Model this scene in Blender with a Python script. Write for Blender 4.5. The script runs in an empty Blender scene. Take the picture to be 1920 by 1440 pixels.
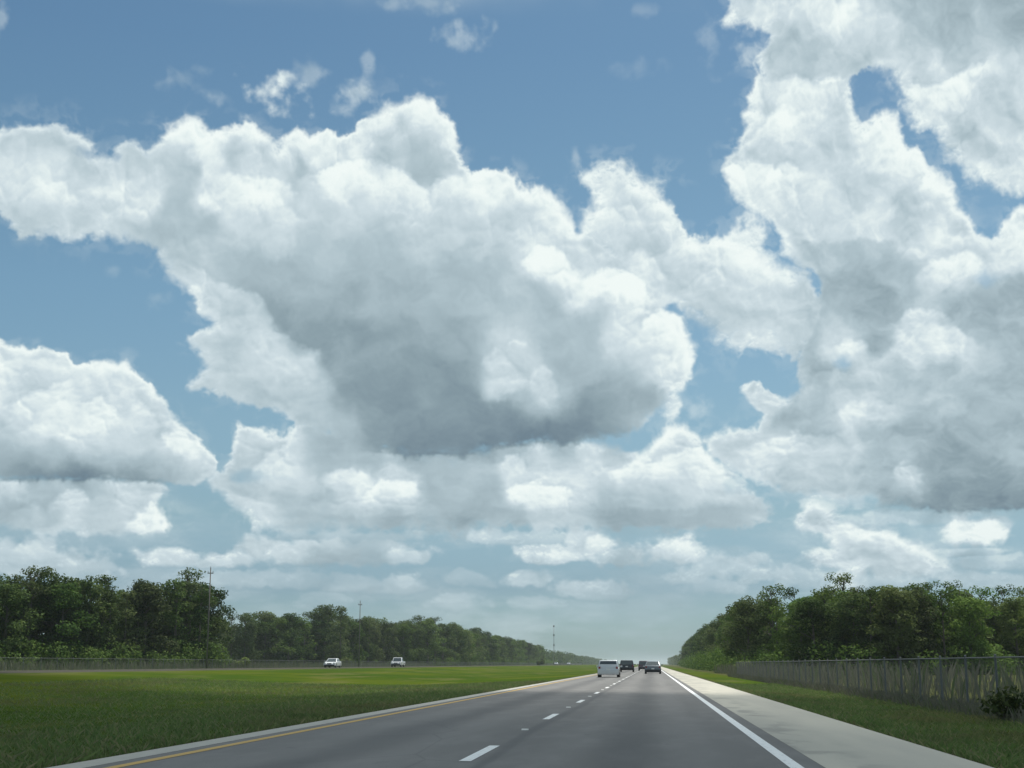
import bpy, bmesh, math, random
import numpy as np
from mathutils import Vector, Matrix

scene = bpy.context.scene
COL = scene.collection
R = math.radians

# ------------------------------------------------------------------ camera
EYE = 1.08
cam_data = bpy.data.cameras.new('camera')
cam_data.sensor_width = 36.0
cam_data.lens = 36.0*2600/1920
cam_data.clip_start = 0.1
cam_data.clip_end = 30000
cam = bpy.data.objects.new('camera', cam_data)
COL.objects.link(cam)
cam.location = (0, 0, EYE)
cam.rotation_euler = (R(90+11.4158), 0, R(5.6839))
scene.camera = cam

# ------------------------------------------------------------------ sun, exposure
SUN_EL, SUN_AZ = R(66), R(28)            # azimuth clockwise from the road's direction
sun_dir = Vector((math.sin(SUN_AZ)*math.cos(SUN_EL), math.cos(SUN_AZ)*math.cos(SUN_EL), math.sin(SUN_EL)))
sd = bpy.data.lights.new('sun', 'SUN')
sd.energy = 5.0
sd.angle = R(0.5)
sd.color = (1.0, 0.96, 0.89)
so = bpy.data.objects.new('sun', sd)
COL.objects.link(so)
so.rotation_euler = (-sun_dir).to_track_quat('-Z', 'Y').to_euler()
so.location = (0, 0, 200)
vs = scene.view_settings
vs.view_transform = 'Standard'
vs.look = 'None'
vs.exposure = 0.0
vs.gamma = 1.0
vs.use_curve_mapping = False
scene.cycles.use_denoising = True
scene.cycles.max_bounces = 8
scene.cycles.transparent_max_bounces = 16
scene.cycles.volume_bounces = 1

# ------------------------------------------------------------------ sky: clear air plus a deck of cumulus
CLOUD_OUTLINES = [
 (0.15, 0.35, [(-27.82,19.96), (-27.04,20.30), (-26.24,20.60), (-24.59,20.86), (-24.04,20.55), (-23.45,20.27), (-23.46,19.77), (-22.50,19.78), (-22.52,20.09), (-21.79,20.47), (-21.22,20.11), (-20.09,21.35), (-19.67,21.66), (-19.10,21.44), (-18.64,21.16), (-17.65,21.44), (-16.75,21.51), (-16.28,21.07), (-15.77,20.72), (-15.65,21.11), (-14.94,21.41), (-14.25,21.27), (-13.75,21.47), (-13.10,21.24), (-12.37,21.44), (-12.15,22.00), (-11.29,22.67), (-10.13,22.98), (-9.08,22.94), (-8.77,22.48), (-8.25,21.96), (-7.94,21.22), (-7.87,20.32), (-7.42,19.94), (-6.96,20.20), (-6.03,20.20), (-5.68,19.95), (-5.34,19.47), (-4.53,19.40), (-3.84,19.03), (-3.38,18.42), (-2.88,17.59), (-2.24,17.53), (-1.11,16.86), (-0.20,16.73), (0.69,16.16), (0.94,15.17), (0.72,14.41), (1.43,13.95), (1.96,12.85), (1.93,11.97), (1.52,11.37), (1.13,11.01), (0.34,10.37), (-0.34,9.72), (-1.45,9.23), (-3.46,8.99), (-5.91,9.04), (-7.69,8.50), (-9.68,8.40), (-11.01,8.74), (-11.89,8.50), (-12.78,8.93), (-13.68,9.56), (-14.56,9.76), (-15.44,10.12), (-17.19,10.61), (-18.88,10.97), (-18.49,11.78), (-18.67,12.38), (-19.31,12.82), (-19.19,13.08), (-17.93,13.71), (-18.81,14.13), (-18.99,14.72), (-19.77,15.21), (-20.50,15.95), (-20.64,16.20), (-20.48,16.46), (-21.14,16.65), (-22.64,16.84), (-23.87,16.42), (-24.72,16.66), (-25.93,16.43), (-26.71,17.38), (-27.63,17.59)]),
 (0.26, 0.57, [(-2.70,17.54), (-2.57,18.52), (-2.18,18.83), (-2.33,19.87), (-1.86,20.29), (-1.05,20.53), (-0.55,20.13), (-0.02,19.75), (0.76,19.14), (1.15,18.31), (1.68,17.43), (2.30,17.08), (3.65,17.19), (4.57,17.86), (5.05,17.70), (5.10,17.16), (4.75,16.82), (5.50,16.07), (6.90,15.56), (7.40,14.57), (7.22,13.07), (6.00,12.31), (4.82,12.79), (3.62,12.84), (2.76,13.65), (2.00,14.33), (1.22,14.70), (0.54,14.31), (-1.35,15.77)]),
 (0.13, 0.31, [(4.83,23.38), (4.98,23.83), (5.69,23.43), (6.62,23.91), (7.71,23.20), (8.87,23.24), (8.74,22.49), (8.97,21.81), (9.20,21.17), (9.83,21.48), (10.32,21.70), (10.70,21.56), (10.86,20.68), (11.04,20.04), (11.57,19.95), (11.79,19.34), (12.51,19.13), (12.71,18.59), (12.80,17.85), (13.12,17.51), (13.59,16.63), (14.12,16.46), (14.59,16.87), (15.14,17.38), (16.27,17.59), (15.41,6.14), (13.44,5.91), (11.85,5.90), (10.24,6.12), (8.61,6.59), (6.93,6.53), (6.10,6.87), (4.83,7.22), (3.45,7.80), (2.50,8.47), (2.29,9.02), (3.18,9.37), (4.48,9.46), (4.83,10.04), (4.47,10.20), (4.06,11.04), (4.42,11.33), (5.06,10.87), (5.69,10.51), (6.27,11.00), (6.22,11.82), (6.62,13.10), (7.29,14.57), (7.22,15.39), (6.48,15.91), (5.67,16.47), (5.92,17.22), (5.02,18.09), (4.04,18.79), (3.58,19.71), (3.76,20.34), (4.36,21.26), (4.35,22.16), (4.79,22.38)]),
 (0.18, 0.44, [(4.03,27.77), (3.79,26.17), (3.67,25.61), (4.18,25.49), (5.33,25.55), (5.95,25.08), (5.33,24.51), (4.91,23.79), (5.46,23.28), (8.14,22.96), (8.93,23.09), (9.62,23.52), (10.63,23.27), (10.98,22.52), (11.06,21.73), (11.43,21.16), (12.33,20.86), (12.70,20.04), (13.11,19.33), (13.65,18.59), (14.70,18.25), (16.32,18.29), (16.99,26.24)]),
 (0.13, 0.26, [(-27.24,12.45), (-26.44,12.35), (-25.83,12.19), (-25.22,11.99), (-24.93,12.21), (-24.21,12.06), (-23.47,11.68), (-21.61,11.84), (-21.27,11.43), (-20.62,10.93), (-19.94,10.11), (-19.17,9.39), (-18.28,8.57), (-17.84,8.04), (-17.92,7.50), (-18.65,7.16), (-20.01,7.25), (-21.66,7.13), (-26.07,7.12), (-26.85,7.12)]),
 (0.20, 0.26, [(-26.85,7.16), (-24.10,7.29), (-20.01,7.23), (-19.78,6.81), (-20.07,6.27), (-19.61,5.43), (-19.74,5.11), (-21.14,5.06), (-23.17,5.11), (-25.93,5.11), (-26.71,5.12)]),
 (0.20, 0.40, [(-17.95,7.18), (-17.40,7.90), (-17.28,8.60), (-16.89,9.41), (-16.28,9.43), (-15.63,9.19), (-14.83,9.36), (-14.11,9.55), (-11.46,8.95), (-7.47,8.77), (-4.79,9.17), (-2.57,9.09), (-0.36,8.52), (0.77,9.59), (1.43,9.58), (2.08,9.09), (2.71,8.25), (3.76,7.36), (4.00,6.70), (4.84,6.25), (4.67,5.70), (3.49,5.50), (-2.60,5.48), (-5.68,5.60), (-9.20,5.48), (-12.70,5.55), (-16.14,5.40), (-16.54,6.08), (-17.20,6.56)]),
 (0.20, 0.35, [(5.96,5.91), (6.71,6.32), (7.33,6.03), (7.35,5.45), (8.14,5.44), (9.77,5.08), (10.96,4.42), (11.71,3.68), (11.30,3.48), (9.28,3.46), (8.05,3.64), (6.61,3.87), (6.41,4.20), (7.26,4.50), (6.87,5.14), (6.04,5.37)]),
]
CLOUDLETS = [(-16.02,23.02,1.37,0.79,0.85), (-12.69,23.10,1.06,0.66,0.55), (-12.02,24.28,0.26,0.66,0.25), (-13.02,22.45,0.55,0.44,0.30), (-14.33,23.75,0.88,0.55,0.35), (-20.41,23.08,1.10,0.48,0.22), (-18.49,22.59,0.77,0.33,0.22), (-19.10,23.61,0.44,0.26,0.15), (-7.82,25.85,1.10,0.71,0.45), (-9.49,26.68,1.54,0.31,0.30), (-8.54,26.56,1.32,0.55,0.35), (-2.90,20.78,0.26,0.55,0.20), (-4.07,19.08,0.31,0.66,0.30), (-0.28,24.21,0.88,0.44,0.12), (0.24,26.36,0.66,0.31,0.12), (-27.35,24.75,0.26,0.66,0.30), (3.00,24.99,0.66,1.10,0.15), (4.60,24.48,0.88,0.77,0.35), (-20.59,14.46,0.66,0.40,0.20), (-22.24,15.51,0.44,0.31,0.15), (1.05,10.46,0.48,0.44,0.70), (1.89,10.44,0.66,0.66,0.25), (-24.68,3.96,2.64,0.84,0.78), (-22.88,3.58,1.32,0.55,0.62), (-19.45,4.17,1.32,0.48,0.94), (-17.36,4.10,1.76,0.44,0.88), (-14.39,4.46,2.64,0.71,0.94), (-11.37,4.38,2.42,0.62,0.78), (-10.06,4.28,1.32,0.44,0.75), (-13.12,5.01,3.31,0.35,0.60), (-11.78,3.19,1.54,0.48,0.50), (-10.04,3.20,1.10,0.53,0.56), (-15.64,3.37,3.53,0.48,0.44), (-13.05,2.43,1.32,0.40,0.30), (-7.00,5.16,1.10,0.35,0.65), (-5.68,5.05,2.64,0.31,0.50), (-3.93,4.35,1.54,0.48,0.88), (-2.39,4.72,1.21,0.62,0.88), (-1.52,4.28,1.10,0.48,0.81), (0.44,4.48,1.65,0.62,0.94), (1.52,4.47,0.66,0.53,0.75), (-5.25,3.42,1.10,0.44,0.62), (-2.41,2.99,1.65,0.48,0.62), (-4.81,2.45,1.32,0.31,0.25), (-7.43,3.42,1.32,0.40,0.35), (-8.08,2.45,1.54,0.40,0.28), (1.39,3.46,0.88,0.40,0.55), (3.43,3.81,1.32,0.66,0.62), (4.28,3.52,1.10,0.44,0.62), (2.56,3.07,1.32,0.40,0.35), (12.79,5.00,1.21,0.71,0.94), (13.60,5.28,0.55,0.40,0.60), (12.75,4.28,1.32,0.20,0.50), (13.70,3.84,1.32,0.40,0.45), (7.46,4.18,1.21,0.48,0.75), (5.96,3.35,1.76,0.40,0.40), (9.06,3.10,2.64,0.40,0.40), (13.07,3.14,2.20,0.40,0.45), (10.21,5.70,3.53,0.40,0.50), (7.35,6.52,2.42,0.66,0.50), (3.60,8.88,1.32,0.66,0.60)]
CLOUD_GAPS = [(8.03,11.91,0.26,0.31,0.70), (-22.94,19.95,0.66,0.26,0.60), (-17.07,7.42,0.35,0.31,0.35), (-16.43,7.48,0.88,0.31,0.50), (5.67,6.67,0.66,0.31,0.50), (5.71,10.55,0.66,0.18,0.00), (13.84,14.84,0.62,0.31,0.50), (3.98,7.24,0.88,0.44,0.40)]
CLOUD_TONES = [(-25.78,20.05,215), (-24.34,20.31,215), (-25.69,18.83,225), (-24.64,18.53,235), (-22.73,18.30,236), (-21.44,18.31,236), (-24.76,17.28,222), (-25.55,16.78,202), (-23.08,17.22,215), (-21.62,17.56,205), (-20.53,17.33,192), (-19.47,17.94,192), (-19.53,18.99,195), (-19.70,20.24,202), (-19.76,21.40,245), (-20.68,20.16,215), (-21.30,19.48,215), (-18.48,20.12,242), (-18.75,21.03,245), (-17.60,20.40,208), (-16.74,21.13,248), (-16.90,19.70,236), (-16.21,19.21,245), (-17.55,19.23,225), (-18.51,18.43,230), (-15.35,20.32,218), (-14.69,21.00,248), (-13.55,21.05,248), (-13.52,19.99,240), (-12.86,20.66,248), (-14.85,18.86,215), (-16.15,17.50,212), (-17.24,17.01,215), (-15.25,17.44,225), (-18.33,16.95,212), (-19.18,16.47,212), (-13.93,18.25,205), (-13.88,16.75,192), (-14.96,15.62,178), (-16.53,15.98,176), (-17.64,16.13,188), (-13.82,14.79,168), (-14.69,13.89,158), (-12.90,13.51,156), (-11.58,14.86,174), (-11.62,16.61,190), (-11.65,17.91,200), (-12.12,18.76,215), (-12.82,19.38,236), (-11.68,19.63,240), (-10.54,19.88,238), (-9.87,20.97,196), (-10.34,21.81,213), (-10.13,22.62,249), (-9.08,22.65,246), (-11.05,22.11,244), (-11.72,21.34,238), (-8.71,21.64,235), (-8.24,20.79,236), (-9.16,20.13,201), (-9.60,18.83,240), (-10.75,18.80,225), (-8.00,19.72,240), (-6.38,19.77,249), (-6.61,18.86,232), (-8.22,18.42,215), (-9.35,17.31,203), (-7.06,17.34,205), (-5.68,18.00,222), (-4.76,19.04,246), (-4.99,18.21,232), (-3.84,18.42,242), (-3.39,17.55,236), (-4.77,16.91,240), (-4.31,16.47,246), (-3.40,16.24,232), (-2.49,15.79,240), (-2.73,14.92,235), (-1.58,15.99,249), (-0.68,15.32,245), (0.43,14.64,242), (-0.21,16.18,245), (-1.11,16.64,220), (-2.06,14.25,190), (-1.15,14.45,212), (-0.26,13.56,228), (0.86,13.75,246), (1.51,12.86,249), (1.05,12.00,236), (0.15,12.02,214), (-1.18,12.70,200), (-1.19,11.82,178), (-2.97,13.60,184), (-4.32,14.27,188), (-5.68,15.38,192), (-7.05,15.81,190), (-8.65,15.79,184), (-8.18,14.05,170), (-9.75,13.15,158), (-11.07,11.81,146), (-9.28,11.39,142), (-7.49,12.29,158), (-7.49,13.39,172), (-6.59,12.52,212), (-6.13,11.64,220), (-5.57,13.07,220), (-4.78,11.74,222), (-5.57,12.34,205), (-5.01,10.86,180), (-3.78,10.86,218), (-4.79,10.36,205), (-3.43,12.07,178), (-2.52,12.72,188), (-1.28,13.03,225), (-3.44,10.48,156), (-4.79,9.65,136), (-7.03,9.87,136), (-9.25,9.64,138), (-10.13,8.86,145), (-2.56,9.86,143), (-1.43,10.95,152), (-0.32,10.71,165), (-1.45,9.36,172), (-11.93,10.47,148), (-12.40,11.34,148), (-13.19,11.98,158), (-19.80,15.79,204), (-18.47,15.23,217), (-17.57,14.42,211), (-16.45,13.82,215), (-18.21,14.27,219), (-18.58,12.86,215), (-17.28,12.70,207), (-15.98,12.97,221), (-15.51,12.12,211), (-17.02,11.63,204), (-18.29,11.15,209), (-14.62,11.93,215), (-13.94,11.30,207), (-15.03,10.83,201), (-13.69,10.22,193), (-12.80,9.80,192), (-1.98,19.69,232), (-1.05,20.10,205), (-0.15,19.43,226), (-0.63,18.37,226), (-1.78,17.96,224), (0.74,18.32,226), (0.72,17.24,215), (-0.19,17.27,225), (1.15,16.14,210), (-1.33,17.30,218), (1.61,16.78,238), (2.73,16.52,236), (3.86,16.90,242), (4.56,17.51,230), (3.16,15.85,226), (4.71,15.57,230), (2.03,15.46,222), (5.33,14.67,205), (3.34,14.54,215), (2.43,13.92,205), (4.63,13.41,215), (5.94,13.35,205), (5.24,23.40,232), (6.36,23.11,232), (7.70,23.00,230), (8.10,22.14,220), (5.40,21.92,232), (5.13,20.89,226), (6.72,21.20,222), (6.07,21.67,236), (4.41,19.66,243), (5.29,19.18,242), (4.38,18.81,232), (7.99,20.06,214), (9.33,20.36,242), (10.25,21.32,249), (10.39,20.06,236), (11.24,19.77,246), (12.02,18.76,249), (9.45,18.68,203), (8.82,19.15,207), (10.75,18.77,211), (10.90,17.71,208), (8.74,17.47,207), (7.45,17.98,214), (6.60,18.68,222), (8.26,16.65,215), (9.56,16.77,218), (10.85,16.88,215), (12.16,17.60,226), (12.76,17.13,232), (9.08,15.74,185), (10.33,15.23,179), (8.58,14.50,183), (9.62,14.00,183), (11.64,15.97,222), (12.88,15.87,230), (13.88,15.36,224), (11.99,14.89,224), (12.77,14.20,193), (13.79,14.12,175), (14.80,14.03,175), (14.51,15.72,226), (15.21,16.88,238), (14.71,12.79,167), (13.71,12.87,175), (12.72,13.37,198), (11.07,13.48,230), (11.43,12.61,224), (9.58,13.16,205), (8.94,13.19,208), (4.65,25.91,226), (6.49,25.97,232), (8.30,25.90,242), (6.91,25.12,205), (5.98,24.79,203), (8.21,24.19,193), (7.29,23.86,198), (10.06,25.42,215), (11.82,25.42,193), (13.50,24.80,180), (15.61,24.71,175), (12.62,24.52,193), (10.44,24.37,210), (11.28,23.87,215), (13.43,23.81,203), (15.13,23.98,188), (14.22,23.11,215), (13.33,22.42,234), (15.45,22.74,222), (12.51,22.92,226), (13.51,21.99,230), (11.83,22.39,222), (11.99,21.55,226), (13.24,21.21,214), (14.52,21.46,214), (13.59,20.14,214), (14.79,19.59,222), (14.14,19.06,230), (15.14,18.74,232), (9.52,23.85,205), (3.73,13.01,218), (7.23,13.29,193), (8.50,12.79,224), (7.64,12.84,213), (6.39,13.76,208), (9.29,11.68,224), (8.41,11.08,208), (6.71,11.16,181), (5.87,11.62,200), (4.54,11.13,228), (4.96,10.57,222), (6.24,10.31,196), (7.07,9.63,185), (5.79,9.68,188), (8.36,10.01,224), (9.21,10.19,220), (10.48,10.55,203), (9.67,11.02,198), (9.33,12.53,175), (10.12,11.42,181), (8.75,9.35,176), (10.60,12.67,234), (11.85,12.59,238), (12.65,12.32,232), (13.61,11.42,191), (14.61,11.35,170), (13.97,10.77,186), (12.15,10.88,193), (11.26,9.66,179), (12.48,9.60,179), (14.08,9.51,183), (14.39,8.25,168), (12.79,8.12,165), (11.39,8.39,168), (10.32,7.59,225), (10.70,7.16,224), (9.52,8.05,176), (9.15,8.91,186), (8.30,8.73,208), (7.02,8.56,203), (5.75,8.82,224), (4.45,8.64,222), (6.15,7.94,208), (7.41,7.69,198), (8.65,7.44,181), (9.85,6.55,179), (11.48,6.50,149), (13.28,6.43,147), (14.28,6.60,149), (8.20,6.60,208), (6.12,7.30,198), (4.86,7.98,217), (3.58,8.44,212), (-0.81,7.87,232), (0.76,9.16,240), (1.18,8.27,236), (2.26,8.04,234), (3.11,7.15,230), (0.29,7.85,226), (-1.91,7.88,214), (-1.49,7.00,203), (-0.39,6.99,203), (1.36,6.96,210), (2.87,6.51,205), (0.69,6.10,175), (-1.50,5.91,168), (2.85,5.90,178), (4.37,6.26,195), (-4.80,8.11,215), (-5.68,7.89,226), (-4.80,7.02,226), (-3.91,6.79,237), (-5.46,6.58,234), (-3.47,7.23,226), (-7.01,7.45,183), (-8.13,8.11,178), (-8.78,7.01,176), (-7.45,6.58,178), (-6.35,6.14,183), (-7.45,5.81,163), (-5.68,5.81,176), (-3.92,5.92,202), (-3.04,5.59,205), (-2.57,8.32,210), (-3.46,8.55,195), (-5.68,8.77,188), (-16.48,8.84,222), (-17.09,7.96,218), (-15.82,8.42,224), (-15.18,8.98,226), (-14.73,8.45,215), (-13.43,8.48,178), (-13.63,8.04,180), (-15.36,7.78,222), (-14.48,7.37,210), (-12.74,7.40,216), (-11.86,7.19,232), (-10.10,7.00,237), (-10.78,8.08,224), (-10.55,7.54,215), (-12.73,6.96,226), (-11.41,6.55,226), (-9.65,6.45,214), (-15.95,6.04,226), (-16.62,6.89,205), (-17.27,7.31,208), (-14.88,6.28,190), (-13.58,6.08,190), (-15.29,5.52,212), (-12.71,5.88,195), (-10.96,5.68,183), (-9.21,6.13,183), (-12.57,9.15,188), (-11.45,8.51,178), (-25.79,11.57,237), (-24.77,11.43,225), (-25.13,10.78,220), (-25.90,10.31,236), (-24.30,10.41,231), (-23.53,11.09,236), (-22.31,11.37,242), (-21.69,11.41,242), (-23.83,9.39,236), (-22.64,9.87,236), (-22.26,10.53,228), (-21.41,10.15,233), (-20.81,10.60,234), (-25.04,9.33,225), (-25.60,8.88,205), (-23.19,8.79,231), (-21.17,9.52,222), (-20.14,9.78,226), (-20.92,8.68,210), (-19.46,8.74,240), (-18.37,8.13,234), (-20.04,7.86,203), (-22.13,8.21,210), (-24.16,8.12,192), (-25.55,8.05,175), (-24.91,7.36,155), (-23.11,7.43,153), (-21.06,7.51,168), (-18.98,7.58,192), (-25.27,6.82,215), (-23.65,6.47,220), (-23.23,6.17,226), (-24.44,6.23,195), (-25.41,5.99,180), (-24.01,5.83,168), (-22.44,6.51,200), (-21.23,6.76,222), (-20.60,6.57,218), (-20.14,5.63,234), (-20.97,5.72,226), (-21.99,5.69,200), (-23.58,5.33,215), (-25.16,5.28,195), (-25.38,5.58,176), (-25.10,4.35,205), (-23.90,3.97,200), (-25.26,3.74,205), (-22.87,3.48,195), (-19.66,4.27,205), (-19.03,4.07,208), (-17.78,4.09,205), (-16.31,4.32,195), (-15.66,4.12,200), (-14.39,4.35,198), (-13.12,5.01,200), (-12.24,4.59,170), (-13.52,4.04,173), (-11.36,4.16,170), (-10.06,4.28,216), (-10.50,4.49,206), (-9.63,4.82,200), (-11.78,3.30,190), (-10.05,3.31,198), (-7.00,5.27,216), (-6.12,5.16,205), (-5.03,4.40,217), (-3.71,4.40,222), (-4.59,4.01,176), (-1.96,4.61,224), (-2.39,5.04,216), (-1.53,4.00,178), (0.22,4.59,217), (1.52,4.58,220), (-0.44,3.91,183), (1.07,3.90,180), (-5.25,3.53,207), (-4.59,3.32,206), (-1.98,3.09,196), (-0.90,2.83,183), (-3.07,2.88,200), (1.28,3.51,210), (3.43,3.70,200), (4.28,3.59,208), (6.48,5.79,216), (6.04,5.48,216), (7.33,5.99,216), (7.71,5.13,224), (8.94,4.89,224), (10.16,4.65,226), (10.93,4.01,226), (8.90,4.05,205), (7.66,4.18,224), (10.11,3.82,200), (9.08,3.58,186), (12.22,5.43,226), (13.19,4.99,227), (13.59,5.18,230), (12.74,4.26,175), (12.38,4.80,215), (13.69,3.74,210), (-16.02,23.02,225), (-16.11,22.39,210), (-12.69,23.10,210), (-14.33,23.75,200), (-7.82,25.85,205), (-20.41,23.08,200), (-9.49,26.68,200), (-11.33,2.44,185), (0.60,2.01,182), (-17.73,3.03,190), (10.07,3.09,190), (-23.84,3.15,190), (-12.81,10.24,158), (-11.48,9.82,146), (-10.15,10.06,140), (-8.15,10.52,146), (-5.91,10.20,142), (-3.45,9.65,138), (-1.88,10.29,150), (-11.46,9.17,152), (-8.36,8.98,140), (-7.02,9.21,137), (-5.68,9.32,136), (-3.68,9.21,140), (-10.64,12.69,152), (-11.99,13.10,154), (-12.87,12.64,158), (-9.31,14.03,166), (-10.22,14.45,166), (-14.67,13.46,160), (-15.58,14.29,165), (-16.73,15.54,182), (-12.93,14.82,162), (-7.96,14.93,178), (-9.78,15.34,176), (-11.16,16.18,184), (-15.80,20.30,222), (-14.90,20.35,200), (-16.27,20.59,212), (-17.18,21.01,248), (-13.28,19.57,232), (-11.24,20.50,206), (-8.47,20.57,203), (-9.85,20.11,196), (-11.26,21.36,213), (-9.41,21.41,205), (-8.25,21.32,245), (-8.01,20.58,246), (-20.00,19.58,190), (-19.34,19.64,188), (-19.73,18.76,188), (-18.80,17.56,182), (-20.11,17.68,188), (-18.01,19.52,232)]
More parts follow.
